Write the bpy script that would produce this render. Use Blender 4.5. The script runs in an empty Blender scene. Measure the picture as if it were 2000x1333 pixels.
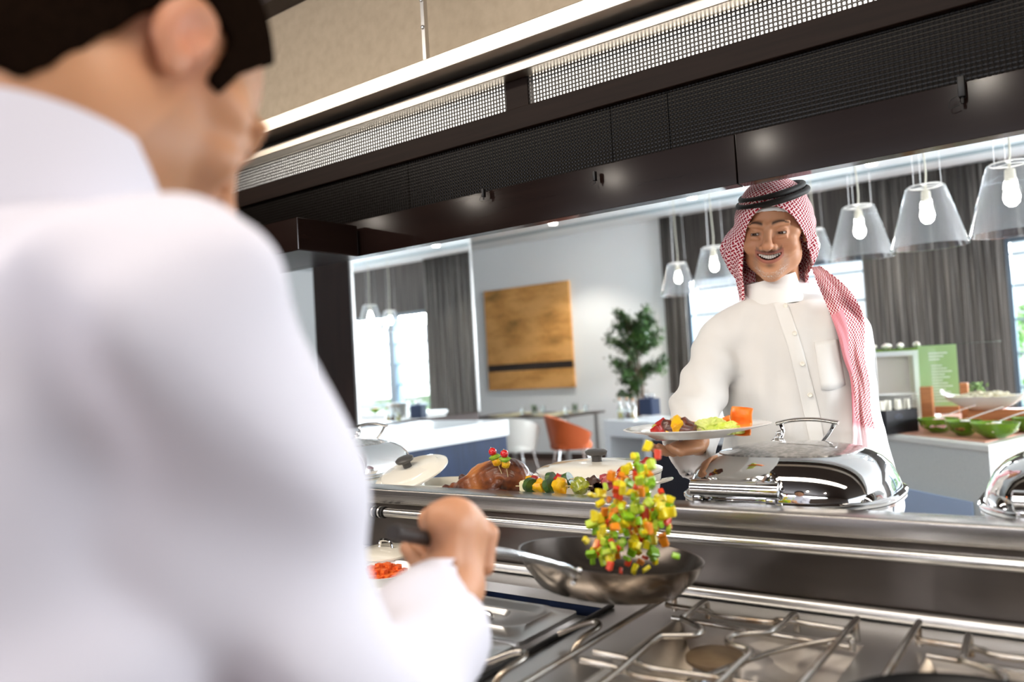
import bpy, bmesh, math, random
import numpy as np
from mathutils import Vector, Matrix, Quaternion, noise
PI = math.pi
sc = bpy.context.scene
C = sc.collection
random.seed(7)

# ---------------------------------------------------------------- camera
F_PX = 1551.0
CAM = Vector((0.0, 0.0, 1.36))
_X = Vector((2110, 180, 1551)).normalized()
_Y = Vector((1140, 8, -1551)).normalized()
_Z = _X.cross(_Y).normalized()
_Y = _Z.cross(_X).normalized()
# rows: world axis expressed in camera axes -> matrix camera->world
ROT = Matrix((_X, _Y, _Z))          # world = ROT @ cam
cam_d = bpy.data.cameras.new('camera')
cam = bpy.data.objects.new('camera', cam_d)
C.objects.link(cam)
m4 = ROT.to_4x4(); m4.translation = CAM
cam.matrix_world = m4
cam_d.sensor_width = 36.0
cam_d.lens = 36.0 * F_PX / 2000.0
cam_d.clip_start = 0.02
cam_d.clip_end = 200
cam_d.dof.use_dof = True
cam_d.dof.focus_distance = 1.86
cam_d.dof.aperture_fstop = 2.3
sc.camera = cam

def ray(px, py):
    return ROT @ Vector(((px - 1000) / F_PX, -(py - 666.5) / F_PX, -1.0))

def at(px, py, X=None, Y=None, Z=None, D=None):
    """the point of the place seen at a pixel, on the plane x=X, y=Y, z=Z or at depth D"""
    d = ray(px, py)
    if X is not None: t = (X - CAM.x) / d.x
    elif Y is not None: t = (Y - CAM.y) / d.y
    elif Z is not None: t = (Z - CAM.z) / d.z
    else: t = D
    return CAM + d * t

# ---------------------------------------------------------------- view
sc.view_settings.view_transform = 'Standard'
sc.view_settings.look = 'None'
sc.view_settings.gamma = 1.0
sc.view_settings.use_curve_mapping = False
sc.view_settings.exposure = 1.08

# ---------------------------------------------------------------- sky
w = bpy.data.worlds.new('world'); sc.world = w
w.use_nodes = True
nt = w.node_tree; nt.nodes.clear()
wo = nt.nodes.new('ShaderNodeOutputWorld')
bg = nt.nodes.new('ShaderNodeBackground')
tc = nt.nodes.new('ShaderNodeTexCoord')
sp = nt.nodes.new('ShaderNodeSeparateXYZ')
cr = nt.nodes.new('ShaderNodeValToRGB')
cr.color_ramp.elements[0].position = 0.42; cr.color_ramp.elements[0].color = (0.50, 0.47, 0.43, 1)
cr.color_ramp.elements[1].position = 0.56; cr.color_ramp.elements[1].color = (0.86, 0.93, 1.0, 1)
mr = nt.nodes.new('ShaderNodeMapRange'); mr.inputs[1].default_value = -1; mr.inputs[2].default_value = 1
nt.links.new(tc.outputs['Generated'], sp.inputs[0])
nt.links.new(sp.outputs[2], mr.inputs[0]); nt.links.new(mr.outputs[0], cr.inputs[0])
nt.links.new(cr.outputs[0], bg.inputs[0]); nt.links.new(bg.outputs[0], wo.inputs[0])
bg.inputs[1].default_value = 0.95

def area_light(name, loc, target, sx, sy, power, color=(1, 1, 1)):
    l = bpy.data.lights.new(name, 'AREA'); l.shape = 'RECTANGLE'; l.size = sx; l.size_y = sy
    l.energy = power; l.color = color
    o = bpy.data.objects.new(name, l); C.objects.link(o)
    o.location = loc
    d = Vector(target) - Vector(loc)
    o.rotation_euler = d.to_track_quat('-Z', 'Y').to_euler()
    return o
def spot_light(name, loc, target, power, color, size=1.6, blend=0.6, radius=0.04):
    l = bpy.data.lights.new(name, 'SPOT'); l.energy = power; l.color = color
    l.spot_size = size; l.spot_blend = blend; l.shadow_soft_size = radius
    o = bpy.data.objects.new(name, l); C.objects.link(o); o.location = loc
    d = Vector(target) - Vector(loc)
    o.rotation_euler = d.to_track_quat('-Z', 'Y').to_euler()
    return o
# daylight through the two windows of the far wall
area_light('daylight_and_fill', (-3.2, 11.2, 3.1), (-3.2, 7.0, 1.0), 3.0, 1.6, 1900, (0.88, 0.95, 1.0))
area_light('daylight_and_fill', (1.4, 11.2, 3.1), (1.4, 7.0, 1.0), 5.0, 1.6, 2700, (0.88, 0.95, 1.0))
# broad lamp beyond the open right side of the dining room


# an unseen lamp added to brighten the dining walls, in daylight colour
area_light('daylight_and_fill', (6.3, 6.0, 2.1), (-6.0, 8.2, 1.5), 7.0, 2.6, 400, (0.90, 0.95, 1.0))
# added fill lamps, unseen: warm above the cooking line, cool at the rear wall
area_light('kitchen_fill', (-1.2, 0.35, 2.80), (-1.2, 0.75, 0), 5.5, 0.3, 34, (1.0, 0.90, 0.78))
area_light('kitchen_fill', (-1.2, -3.1, 2.45), (-1.0, 0.5, 1.3), 5.5, 0.35, 66, (0.93, 0.94, 1.0))

# ---------------------------------------------------------------- helpers
def lin(c):
    return tuple(((v / 12.92) if v <= 0.04045 else ((v + 0.055) / 1.055) ** 2.4) for v in c)
def rgb(h):
    return lin(tuple(int(h[i:i + 2], 16) / 255 for i in (0, 2, 4)))
MATS = {}
def mat(name, col, rough=0.5, metal=0.0, coat=0.0, trans=0.0, ior=1.45, emit=None, es=0.0, sss=0.0,
        noise_=None, bump=None, alpha=1.0, spec=0.5, sheen=0.0):
    """noise_=(scale xyz, colour2, contrast lo, hi); bump=(scale xyz, strength, distance)"""
    m = bpy.data.materials.new(name); m.use_nodes = True
    t = m.node_tree; b = t.nodes['Principled BSDF']
    if isinstance(col, str): col = rgb(col)
    b.inputs['Base Color'].default_value = (*col, 1)
    b.inputs['Roughness'].default_value = rough
    b.inputs['Metallic'].default_value = metal
    b.inputs['Coat Weight'].default_value = coat
    b.inputs['Coat Roughness'].default_value = 0.05
    b.inputs['Transmission Weight'].default_value = trans
    b.inputs['IOR'].default_value = ior
    b.inputs['Alpha'].default_value = alpha
    b.inputs['Specular IOR Level'].default_value = spec
    b.inputs['Sheen Weight'].default_value = sheen
    if sss:
        b.inputs['Subsurface Weight'].default_value = sss
        b.inputs['Subsurface Radius'].default_value = (0.012, 0.004, 0.002)
        b.inputs['Subsurface Scale'].default_value = 0.6
    if emit is not None:
        b.inputs['Emission Color'].default_value = (*emit, 1); b.inputs['Emission Strength'].default_value = es
    def ntex(scale, detail=4):
        c = t.nodes.new('ShaderNodeTexCoord'); mp = t.nodes.new('ShaderNodeMapping')
        mp.inputs['Scale'].default_value = scale
        n = t.nodes.new('ShaderNodeTexNoise'); n.inputs['Scale'].default_value = 1.0; n.inputs['Detail'].default_value = detail
        t.links.new(c.outputs['Object'], mp.inputs[0]); t.links.new(mp.outputs[0], n.inputs['Vector'])
        return n
    if noise_:
        scl, c2, lo, hi = noise_
        if isinstance(c2, str): c2 = rgb(c2)
        n = ntex(scl); r = t.nodes.new('ShaderNodeValToRGB')
        r.color_ramp.elements[0].position = lo; r.color_ramp.elements[0].color = (*col, 1)
        r.color_ramp.elements[1].position = hi; r.color_ramp.elements[1].color = (*c2, 1)
        t.links.new(n.outputs[0], r.inputs[0]); t.links.new(r.outputs[0], b.inputs['Base Color'])
    if bump:
        scl, st, dist = bump
        n = ntex(scl, 2); bp = t.nodes.new('ShaderNodeBump')
        bp.inputs['Strength'].default_value = st; bp.inputs['Distance'].default_value = dist
        t.links.new(n.outputs[0], bp.inputs['Height']); t.links.new(bp.outputs[0], b.inputs['Normal'])
    MATS[name] = m
    return m
def glass(name, tint=(1, 1, 1), refl=0.08, rough=0.0, dens=1.0):
    """thin clear glass: mostly see-through, edge-on it reflects"""
    m = bpy.data.materials.new(name); m.use_nodes = True
    t = m.node_tree; t.nodes.clear()
    o = t.nodes.new('ShaderNodeOutputMaterial'); mx = t.nodes.new('ShaderNodeMixShader')
    tr = t.nodes.new('ShaderNodeBsdfTransparent'); gl = t.nodes.new('ShaderNodeBsdfGlossy')
    tr.inputs[0].default_value = (*tint, 1); gl.inputs['Roughness'].default_value = rough
    lw = t.nodes.new('ShaderNodeLayerWeight'); lw.inputs[0].default_value = 0.35
    mt = t.nodes.new('ShaderNodeMath'); mt.operation = 'MULTIPLY_ADD'
    mt.inputs[1].default_value = 0.75 * dens; mt.inputs[2].default_value = refl
    t.links.new(lw.outputs['Facing'], mt.inputs[0])
    t.links.new(mt.outputs[0], mx.inputs[0]); t.links.new(tr.outputs[0], mx.inputs[1]); t.links.new(gl.outputs[0], mx.inputs[2])
    t.links.new(mx.outputs[0], o.inputs[0])
    MATS[name] = m
    return m

def link(name, me, m=None, parent=None, smooth=True):
    if m is not None:
        for q in (m if isinstance(m, (list, tuple)) else [m]): me.materials.append(q)
    if smooth:
        me.polygons.foreach_set('use_smooth', [True] * len(me.polygons))
        try: me.set_sharp_from_angle(angle=0.7)
        except Exception: pass
    o = bpy.data.objects.new(name, me); C.objects.link(o)
    if parent is not None: o.parent = parent
    return o
def obj(name, bm, m=None, parent=None, smooth=True):
    bmesh.ops.recalc_face_normals(bm, faces=bm.faces)
    me = bpy.data.meshes.new(name); bm.to_mesh(me); bm.free()
    return link(name, me, m, parent, smooth)
def tag(o, label=None, cat=None, group=None, kind=None):
    if label: o['label'] = label
    if cat: o['category'] = cat
    if group: o['group'] = group
    if kind: o['kind'] = kind
    return o
def thing(name, label, cat, loc=(0, 0, 0), rotz=0.0, group=None, rot=None):
    o = bpy.data.objects.new(name, None); C.objects.link(o)
    o.empty_display_size = 0.05
    o.location = loc; o.rotation_euler = rot if rot else (0, 0, rotz)
    return tag(o, label, cat, group)
def struct(name, bm, m, smooth=False):
    return tag(obj(name, bm, m, smooth=smooth), kind='structure')
def dup(root, loc=None, rot=None, label=None, group=None, scale=None):
    r = root.copy(); C.objects.link(r)
    if loc is not None: r.location = loc
    if rot is not None: r.rotation_euler = rot
    if scale is not None: r.scale = scale
    if label: r['label'] = label
    if group: r['group'] = group
    for ch in list(root.children):
        c = ch.copy(); C.objects.link(c); c.parent = r
        for g in list(ch.children):
            d = g.copy(); C.objects.link(d); d.parent = c
    return r
def B(): return bmesh.new()
def box(bm, x0, x1, y0, y1, z0, z1, bev=0.0, seg=2):
    vs = [bm.verts.new((x, y, z)) for x in (x0, x1) for y in (y0, y1) for z in (z0, z1)]
    f = [(0, 1, 3, 2), (4, 6, 7, 5), (0, 4, 5, 1), (2, 3, 7, 6), (0, 2, 6, 4), (1, 5, 7, 3)]
    fs = [bm.faces.new([vs[i] for i in q]) for q in f]
    if bev > 0:
        es = list({e for q in fs for e in q.edges})
        bmesh.ops.bevel(bm, geom=es, offset=bev, segments=seg, profile=0.5, affect='EDGES')
    return bm
def prism(bm, poly, z0, z1, bev=0.0):
    """poly: list of xy; straight extrusion in z"""
    a = [bm.verts.new((x, y, z0)) for x, y in poly]; b = [bm.verts.new((x, y, z1)) for x, y in poly]
    n = len(poly); fs = [bm.faces.new(a[::-1]), bm.faces.new(b)]
    for i in range(n): fs.append(bm.faces.new((a[i], a[(i + 1) % n], b[(i + 1) % n], b[i])))
    if bev > 0:
        es = list({e for q in fs for e in q.edges})
        bmesh.ops.bevel(bm, geom=es, offset=bev, segments=2, profile=0.5, affect='EDGES')
    return bm
def lathe(bm, prof, n=32, c=(0, 0, 0), sx=1.0, sy=1.0, power=2.0, close=False):
    """profile (r, z) turned about z; power>2 squares the outline"""
    rings = []
    for r, z in prof:
        ring = []
        if r < 1e-6:
            ring = [bm.verts.new((c[0], c[1], c[2] + z))]
        else:
            for i in range(n):
                a = 2 * PI * i / n; ca, sa = math.cos(a), math.sin(a)
                k = (abs(ca) ** power + abs(sa) ** power) ** (-1.0 / power)
                ring.append(bm.verts.new((c[0] + r * sx * ca * k, c[1] + r * sy * sa * k, c[2] + z)))
        rings.append(ring)
    for A, D in zip(rings, rings[1:]):
        if len(A) == 1 and len(D) == 1: continue
        if len(A) == 1:
            for i in range(n): bm.faces.new((A[0], D[i], D[(i + 1) % n]))
        elif len(D) == 1:
            for i in range(n): bm.faces.new((A[i], A[(i + 1) % n], D[0]))
        else:
            for i in range(n): bm.faces.new((A[i], A[(i + 1) % n], D[(i + 1) % n], D[i]))
    if close:
        for R in (rings[0], rings[-1]):
            if len(R) > 2: bm.faces.new(R)
    return bm
def smooth_path(pts, sub=6):
    P = [Vector(p) for p in pts]
    if len(P) < 3: return P
    out = []
    for i in range(len(P) - 1):
        p0 = P[max(i - 1, 0)]; p1 = P[i]; p2 = P[i + 1]; p3 = P[min(i + 2, len(P) - 1)]
        for j in range(sub):
            t = j / sub
            out.append(0.5 * ((2 * p1) + (-p0 + p2) * t + (2 * p0 - 5 * p1 + 4 * p2 - p3) * t * t + (-p0 + 3 * p1 - 3 * p2 + p3) * t ** 3))
    out.append(P[-1])
    return out
def tube(bm, pts, r, n=10, cap=True, flat=1.0):
    """r: number or list per point; round bar along a path"""
    P = [Vector(p) for p in pts]; N = len(P)
    rs = r if isinstance(r, (list, tuple)) else [r] * N
    tan = []
    for i in range(N):
        a = P[max(i - 1, 0)]; b = P[min(i + 1, N - 1)]
        tan.append((b - a).normalized())
    up = Vector((0, 0, 1)) if abs(tan[0].z) < 0.9 else Vector((1, 0, 0))
    nrm = (up - tan[0] * up.dot(tan[0])).normalized()
    rings = []
    for i in range(N):
        if i: 
            nrm = (nrm - tan[i] * nrm.dot(tan[i]))
            nrm = nrm.normalized() if nrm.length > 1e-6 else tan[i].orthogonal().normalized()
        bi = tan[i].cross(nrm)
        rings.append([bm.verts.new(P[i] + (nrm * math.cos(2 * PI * k / n) * flat + bi * math.sin(2 * PI * k / n)) * rs[i]) for k in range(n)])
    for A, D in zip(rings, rings[1:]):
        for k in range(n): bm.faces.new((A[k], A[(k + 1) % n], D[(k + 1) % n], D[k]))
    if cap:
        bm.faces.new(rings[0][::-1]); bm.faces.new(rings[-1])
    return bm
def blob(bm, c, r, sx=1, sy=1, sz=1, u=14, v=9, jit=0.0, rot=None):
    ret = bmesh.ops.create_uvsphere(bm, u_segments=u, v_segments=v, radius=r)
    M = Matrix.Translation(Vector(c)) @ (rot.to_matrix().to_4x4() if rot is not None else Matrix.Identity(4)) @ Matrix.Diagonal((sx, sy, sz, 1))
    for q in ret['verts']:
        if jit: q.co *= 1 + jit * noise.noise(q.co * (1.6 / r) + Vector(c) * 40)
        q.co = M @ q.co
    return bm
def torus(bm, c, R, r, n=40, k=10, sx=1, sy=1, rot=None):
    pts = [Vector((R * sx * math.cos(2 * PI * i / n), R * sy * math.sin(2 * PI * i / n), 0)) for i in range(n)]
    rings = []
    for i, p in enumerate(pts):
        t = (pts[(i + 1) % n] - pts[i - 1]).normalized(); up = Vector((0, 0, 1)); s = t.cross(up)
        ring = []
        for j in range(k):
            a = 2 * PI * j / k; q = p + s * math.cos(a) * r + up * math.sin(a) * r
            if rot is not None: q = rot @ q
            ring.append(bm.verts.new(q + Vector(c)))
        rings.append(ring)
    for i in range(n):
        A = rings[i]; D = rings[(i + 1) % n]
        for j in range(k): bm.faces.new((A[j], A[(j + 1) % k], D[(j + 1) % k], D[j]))
    return bm
def grid_sheet(bm, f, nu, nv, thick=0.0):
    """f(u,v)->Vector ; u,v in 0..1 ; stores a UV layer"""
    uvl = bm.loops.layers.uv.verify()
    V = [[bm.verts.new(f(i / nu, j / nv)) for j in range(nv + 1)] for i in range(nu + 1)]
    for i in range(nu):
        for j in range(nv):
            fc = bm.faces.new((V[i][j], V[i + 1][j], V[i + 1][j + 1], V[i][j + 1]))
            for lp, (a, b) in zip(fc.loops, ((i, j), (i + 1, j), (i + 1, j + 1), (i, j + 1))):
                lp[uvl].uv = (a / nu, b / nv)
    return bm
def solid(o, t, off=-1.0):
    md = o.modifiers.new('thickness', 'SOLIDIFY'); md.thickness = t; md.offset = off
    return o
# ---------------------------------------------------------------- materials
steel = mat('brushed_steel', (0.56, 0.55, 0.53), 0.24, 1.0, bump=((2, 2, 260), 0.06, 0.002))
steel_x = mat('brushed_steel_along', (0.42, 0.40, 0.38), 0.27, 1.0, bump=((1.5, 300, 300), 0.10, 0.002), noise_=((3, 1, 9), (0.33, 0.31, 0.29), 0.35, 0.7))
steel_s = mat('satin_steel', (0.62, 0.61, 0.60), 0.34, 1.0)
chrome = mat('polished_chrome', (0.78, 0.78, 0.78), 0.045, 1.0)
warm_metal = mat('champagne_metal', (0.62, 0.55, 0.47), 0.30, 1.0, bump=((1, 200, 200), 0.05, 0.002))
white_wall = mat('white_paint', 'F2F6F7', 0.6)
white_ceil = mat('white_ceiling_paint', 'E9F0F3', 0.7)
beige = mat('beige_plaster', 'BBAA92', 0.8, noise_=((30, 30, 30), 'B09F87', 0.3, 0.7), bump=((90, 90, 90), 0.1, 0.003))
dark_trim = mat('dark_ceiling_trim', '3A302B', 0.6)
fascia_m = mat('dark_glossy_fascia', '170E0C', 0.12, noise_=((1.5, 1.5, 30), '1D1310', 0.3, 0.7), spec=.25)
wood_dark = mat('dark_wood', '180F0B', 0.45, noise_=((4, 4, 90), '211611', 0.3, 0.7), spec=.1)
wood_panel = mat('dark_wood_panel', '33231F', 0.4, noise_=((40, 40, 2), '3E2C26', 0.3, 0.7))
black_m = mat('black_paint', '0B0908', 0.5)
white_lam = mat('white_laminate', 'F2F5F6', 0.22)
stone = mat('speckled_stone', 'C9CCC8', 0.35, noise_=((260, 260, 260), 'DADBD6', 0.35, 0.65))
navy = mat('navy_veneer', '1B2740', 0.42, noise_=((22, 22, 2), '26375A', 0.3, 0.75), coat=0.15)
floor_m = mat('brown_wood_floor', '7A6458', 0.35, noise_=((2, 25, 2), '65524A', 0.3, 0.7))
tile_m = mat('kitchen_floor_tile', '6E655C', 0.5)
win_glass = glass('window_glass', (0.97, 0.99, 1.0), 0.03)
mirror_m = mat('mirror_silver', (0.92, 0.95, 0.95), 0.0, 1.0)
lamp_em_k = mat('kitchen_downlight_glow', (1, 1, 1), 0.5, emit=(1.0, 0.90, 0.78), es=420)
lamp_em = mat('downlight_glow', (1, 1, 1), 0.5, emit=(1.0, 0.93, 0.82), es=45)

def perf_mat():
    """dark perforated sheet with a fine dimpled relief"""
    m = mat('dark_perforated_panel', '050403', 0.22, spec=.08)
    t = m.node_tree; b = t.nodes['Principled BSDF']
    c = t.nodes.new('ShaderNodeTexCoord'); s = t.nodes.new('ShaderNodeSeparateXYZ'); t.links.new(c.outputs['Object'], s.inputs[0])
    def wv(out, f):
        a = t.nodes.new('ShaderNodeMath'); a.operation = 'MULTIPLY'; a.inputs[1].default_value = f; t.links.new(out, a.inputs[0])
        q = t.nodes.new('ShaderNodeMath'); q.operation = 'SINE'; t.links.new(a.outputs[0], q.inputs[0]); return q
    a = wv(s.outputs[0], 2 * PI / 0.0095); d = wv(s.outputs[2], 2 * PI / 0.0095)
    mu = t.nodes.new('ShaderNodeMath'); mu.operation = 'MULTIPLY'; t.links.new(a.outputs[0], mu.inputs[0]); t.links.new(d.outputs[0], mu.inputs[1])
    ad = t.nodes.new('ShaderNodeMath'); ad.operation = 'MULTIPLY_ADD'; ad.inputs[1].default_value = 0.9
    t.links.new(a.outputs[0], ad.inputs[0]); dh = t.nodes.new('ShaderNodeMath'); dh.operation = 'MULTIPLY'; dh.inputs[1].default_value = 0.45; t.links.new(d.outputs[0], dh.inputs[0]); t.links.new(dh.outputs[0], ad.inputs[2])
    bp = t.nodes.new('ShaderNodeBump'); bp.inputs['Strength'].default_value = 0.35; bp.inputs['Distance'].default_value = 0.0008
    t.links.new(ad.outputs[0], bp.inputs['Height']); t.links.new(bp.outputs[0], b.inputs['Normal'])
    r = t.nodes.new('ShaderNodeValToRGB'); r.color_ramp.elements[0].position = 0.45; r.color_ramp.elements[0].color = (*rgb('060403'), 1)
    r.color_ramp.elements[1].position = 0.6; r.color_ramp.elements[1].color = (*rgb('0F0B08'), 1)
    h = t.nodes.new('ShaderNodeMath'); h.operation = 'MULTIPLY_ADD'; h.inputs[1].default_value = 0.25; h.inputs[2].default_value = 0.5
    t.links.new(ad.outputs[0], h.inputs[0]); t.links.new(h.outputs[0], r.inputs[0]); t.links.new(r.outputs[0], b.inputs['Base Color'])
    return m
perf = perf_mat()

def stripe_mat(name, c1, c2, c3, f=38, rough=0.8):
    """vertical strand stripes of irregular width"""
    m = mat(name, c1, rough)
    t = m.node_tree; b = t.nodes['Principled BSDF']
    c = t.nodes.new('ShaderNodeTexCoord'); mp = t.nodes.new('ShaderNodeMapping'); mp.inputs['Scale'].default_value = (f, f, 0.7)
    n = t.nodes.new('ShaderNodeTexNoise'); n.inputs['Scale'].default_value = 1; n.inputs['Detail'].default_value = 5
    t.links.new(c.outputs['Object'], mp.inputs[0]); t.links.new(mp.outputs[0], n.inputs['Vector'])
    r = t.nodes.new('ShaderNodeValToRGB'); e = r.color_ramp.elements
    e[0].position = 0.36; e[0].color = (*rgb(c1), 1); e[1].position = 0.5; e[1].color = (*rgb(c2), 1)
    q = e.new(0.66); q.color = (*rgb(c3), 1)
    t.links.new(n.outputs[0], r.inputs[0]); t.links.new(r.outputs[0], b.inputs['Base Color'])
    return m
curtain_m = stripe_mat('striped_curtain_fabric', '24211F', '3A3734', '625E5A', 60)
panel_m = stripe_mat('striped_wall_covering', '292523', '3A3633', '57524E', 50)

# ---------------------------------------------------------------- the room shell
WALL_Y, CEIL_Z = 9.9, 3.3
XL, XR = -11.0, 6.0
struct('floor', box(B(), XL, XR, -3.2, WALL_Y + 0.3, -0.06, 0.0), floor_m)
struct('ceiling', box(B(), XL, XR, 1.9, WALL_Y + 0.3, CEIL_Z, CEIL_Z + 0.1), white_ceil)
struct('ceiling_kitchen', box(B(), XL, XR, -3.2, 1.86, 2.86, 2.96), dark_trim)
WX = -4.62
b = B(); box(b, XL, WX, WALL_Y, WALL_Y + 0.25, 0, CEIL_Z); struct('wall_back', b, white_wall)
b = B()
W1, W2, WZ0, WZ1 = (-4.36, -2.05), (-0.72, 3.6), 0.35, 2.47
for x0, x1, z0, z1 in ((WX, W1[0], 0, CEIL_Z), (W1[0], W1[1], 0, WZ0), (W1[0], W1[1], WZ1, CEIL_Z), (W1[1], W2[0], 0, CEIL_Z),
                       (W2[0], W2[1], 0, WZ0), (W2[0], W2[1], WZ1, CEIL_Z), (W2[1], XR, 0, CEIL_Z)):
    box(b, x0, x1, WALL_Y, WALL_Y + 0.25, z0, z1)
struct('wall_window', b, panel_m)
struct('wall_kitchen', box(B(), XL, XR, -3.3, -3.2, 0, 2.96), mat('kitchen_wall_tile', '4A3D34', 0.5))
struct('wall_left', box(B(), XL - 0.1, XL, -3.2, WALL_Y, 0, CEIL_Z), white_wall)
struct('baseboard_back', box(B(), XL, WX, WALL_Y - 0.015, WALL_Y, 0, 0.10, 0.003), mat('baseboard_paint', '4A3C36', 0.4))
frame_m = mat('grey_window_frame', '4C5A66', 0.4)
rail_m = mat('pale_blind_slat', '7E929C', 0.4)
for k, (x0, x1, posts) in enumerate(((W1[0], W1[1], (-3.2,)), (W2[0], W2[1], (0.28, 1.9)))):
    win = tag(obj('window_%d' % (k + 1), box(B(), x0, x1, WALL_Y + 0.12, WALL_Y + 0.125, WZ0, WZ1), win_glass, smooth=False), kind='structure')
    b = B()
    for a in (x0, x1 - 0.05): box(b, a, a + 0.05, WALL_Y + 0.06, WALL_Y + 0.2, WZ0, WZ1, 0.004)
    for a in posts: box(b, a - 0.07, a + 0.07, WALL_Y + 0.02, WALL_Y + 0.2, WZ0, WZ1, 0.004)
    for z in (WZ0, WZ1 - 0.05): box(b, x0 + 0.051, x1 - 0.051, WALL_Y + 0.065, WALL_Y + 0.195, z, z + 0.05)
    obj('window_frame', b, frame_m, win, smooth=False)
    b = B()
    for z in (0.86, 1.22, 1.58, 1.94, 2.28): box(b, x0 + 0.05, x1 - 0.05, WALL_Y + 0.085, WALL_Y + 0.11, z, z + 0.028)
    obj('window_bar', b, rail_m, win, smooth=False)

# linear air slot in the dining ceiling
b = B(); box(b, XL + 3, 4.5, 9.18, 9.30, CEIL_Z - 0.012, CEIL_Z); struct('trim_1', b, mat('slot_grey', '8FA3AA', 0.5))

# curtains: hanging folds either side of the windows
def curtain(x0, x1, label, y=WALL_Y - 0.14):
    n = int((x1 - x0) / 0.011)
    b = B()
    def f(u, v):
        x = x0 + (x1 - x0) * u
        a = 0.009 * math.sin(x * 52 + 1.2 * math.sin(x * 7)) + 0.006 * math.sin(x * 131)
        return Vector((x, y + a * (0.75 + 0.25 * (1 - v)), 0.03 + (CEIL_Z - 0.04) * v))
    grid_sheet(b, f, n, 6)
    o = obj('curtain', b, curtain_m)
    solid(o, 0.004)
    tag(o, label, 'curtain')
curtain(W1[1] - 0.05, W2[0] + 0.02, 'wide charcoal striped curtain hanging between the two bright windows')
curtain(WX + 0.02, W1[0] + 0.06, 'narrow charcoal striped curtain beside the white painting wall')

# partition with the big mirror, on the left
PX, PY0, PY1 = -4.80, at(688, 650, X=-4.80).y, at(932, 650, X=-4.80).y
struct('wall_partition', box(B(), PX - 0.47, PX - 0.03, PY0 + 0.02, PY1 - 0.01, 0.0, CEIL_Z), wood_panel)
mz0, mz1 = 0.985, 3.26
t = thing('wall_mirror', 'tall frameless wall mirror on the dark partition above the white ledge', 'mirror', (PX - 0.03, PY0, mz0))
obj('mirror_glass', box(B(), 0, 0.022, 0.045, PY1 - PY0 - 0.035, 0, mz1 - mz0), mirror_m, t, smooth=False)
for y in (0.0, PY1 - PY0 - 0.035): obj('edge_strip', box(B(), 0, 0.030, y + (0.02 if y == 0 else 0), y + (0.044 if y == 0 else 0.02), 0, mz1 - mz0, 0.004), steel_s, t, smooth=False)
# white ledge on navy cabinet below the mirror
lf = at(993, 820, Z=0.97)
LX = lf.x
LY1 = lf.y
t = thing('ledge_cabinet', 'long navy cabinet with a thick white ledge running below the mirror', 'cabinet', (PX, 3.2, 0))
obj('ledge_top', box(B(), 0.0, LX - PX, 0, LY1 - 3.2, 0.845, 0.97, 0.004), white_lam, t, smooth=False)
obj('cabinet_front', box(B(), 0.0, LX - PX - 0.02, 0.04, LY1 - 3.2 - 0.01, 0, 0.845), navy, t, smooth=False)
t = thing('low_wall_cap', 'pale grey low ledge in front of the dark pillar foot', 'ledge', (PX - 1.2, PY0 - 0.35, 0))
obj('cap', box(B(), 0, 1.17, 0, 0.35, 0.80, 0.965, 0.004), mat('pale_grey_paint', 'C7CFCE', 0.5), t, smooth=False)
obj('front_panel', box(B(), 0, 1.17, 0.02, 0.35, 0, 0.80), mat('grey_panel', '8C9494', 0.5), t, smooth=False)

# outside the windows: pale ground and shrubs
struct('ground_outside', box(B(), -16, 12, WALL_Y + 0.35, 30, -0.3, -0.05), mat('pale_paving', 'D8DAD6', 0.8))

rs = random.Random(9)
hedge_m = mat('garden_leaf', '4C7A3A', 0.7, noise_=((9, 9, 9), '86A868', 0.4, 0.65))
for k, (x, y, h, lab) in enumerate(((-4.3, 12.6, 2.0, 'tall round shrub outside, left of the first window'), (-2.9, 13.2, 1.5, 'low shrub outside the first window'), (-0.8, 12.8, 1.9, 'round shrub outside the second window, nearest its left edge'), (1.0, 12.5, 2.3, 'tallest shrub outside the second window'), (3.0, 13.0, 1.7, 'right-hand shrub outside the second window'))):
    t = thing('garden_shrub', lab, 'shrub', (x, y, -0.05), group='shrubs outside the windows')
    b = B(); tube(b, [(0, 0, 0), (0.03, 0, h * .5)], .04, 8); obj('stem', b, mat('shrub_stem%d' % k, '5A4636', .8), t)
    b = B()
    for _ in range(900):
        v = Vector((rs.gauss(0, 1), rs.gauss(0, 1), rs.gauss(0, 1))).normalized() * rs.uniform(.75, 1.0); c = Vector((v.x * .75, v.y * .6, h * .58 + v.z * h * .42))
        a = Vector((rs.gauss(0, 1), rs.gauss(0, 1), rs.gauss(0, 1))).normalized() * .07; d_ = a.orthogonal() * .45
        V = [b.verts.new(c + q) for q in (-a, d_, a, -d_)]; b.faces.new(V)
    obj('foliage', b, hedge_m, t, smooth=False)

# ---------------------------------------------------------------- serving hatch header, grille and trims (kitchen side)
HY = 1.75
def hz(px, py): return at(px, py, Y=HY).z
z_f0 = hz(1350, 377); z_f1 = hz(1350, 282); z_p1 = hz(1350, 162); z_m0 = hz(1350, 112); z_m1 = hz(1000, 161)
z_t1a = hz(826, 206); z_l0 = at(826, 201, Y=HY - .055).z; z_l1 = at(826, 183, Y=HY - .055).z; z_b0 = at(826, 148, Y=HY - .115).z; z_b1 = at(826, 117, Y=HY - .115).z
HX0, HX1 = -6.2, 3.2
t = thing('hatch_header', 'long dark header over the serving counter with lit metal grilles and steel trims', 'serving hatch header', (0, HY, 0))
joints = [at(705, 470, Y=HY).x, at(1438, 320, Y=HY).x]
b = B(); xs = [HX0, -2.05, joints[1], 1.2, HX1]
for a, c in zip(xs, xs[1:]): box(b, a + 0.0015, c - 0.0015, 0, 0.04, z_f0, z_f1, 0.001)
obj('fascia', b, fascia_m, t, smooth=False)
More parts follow.
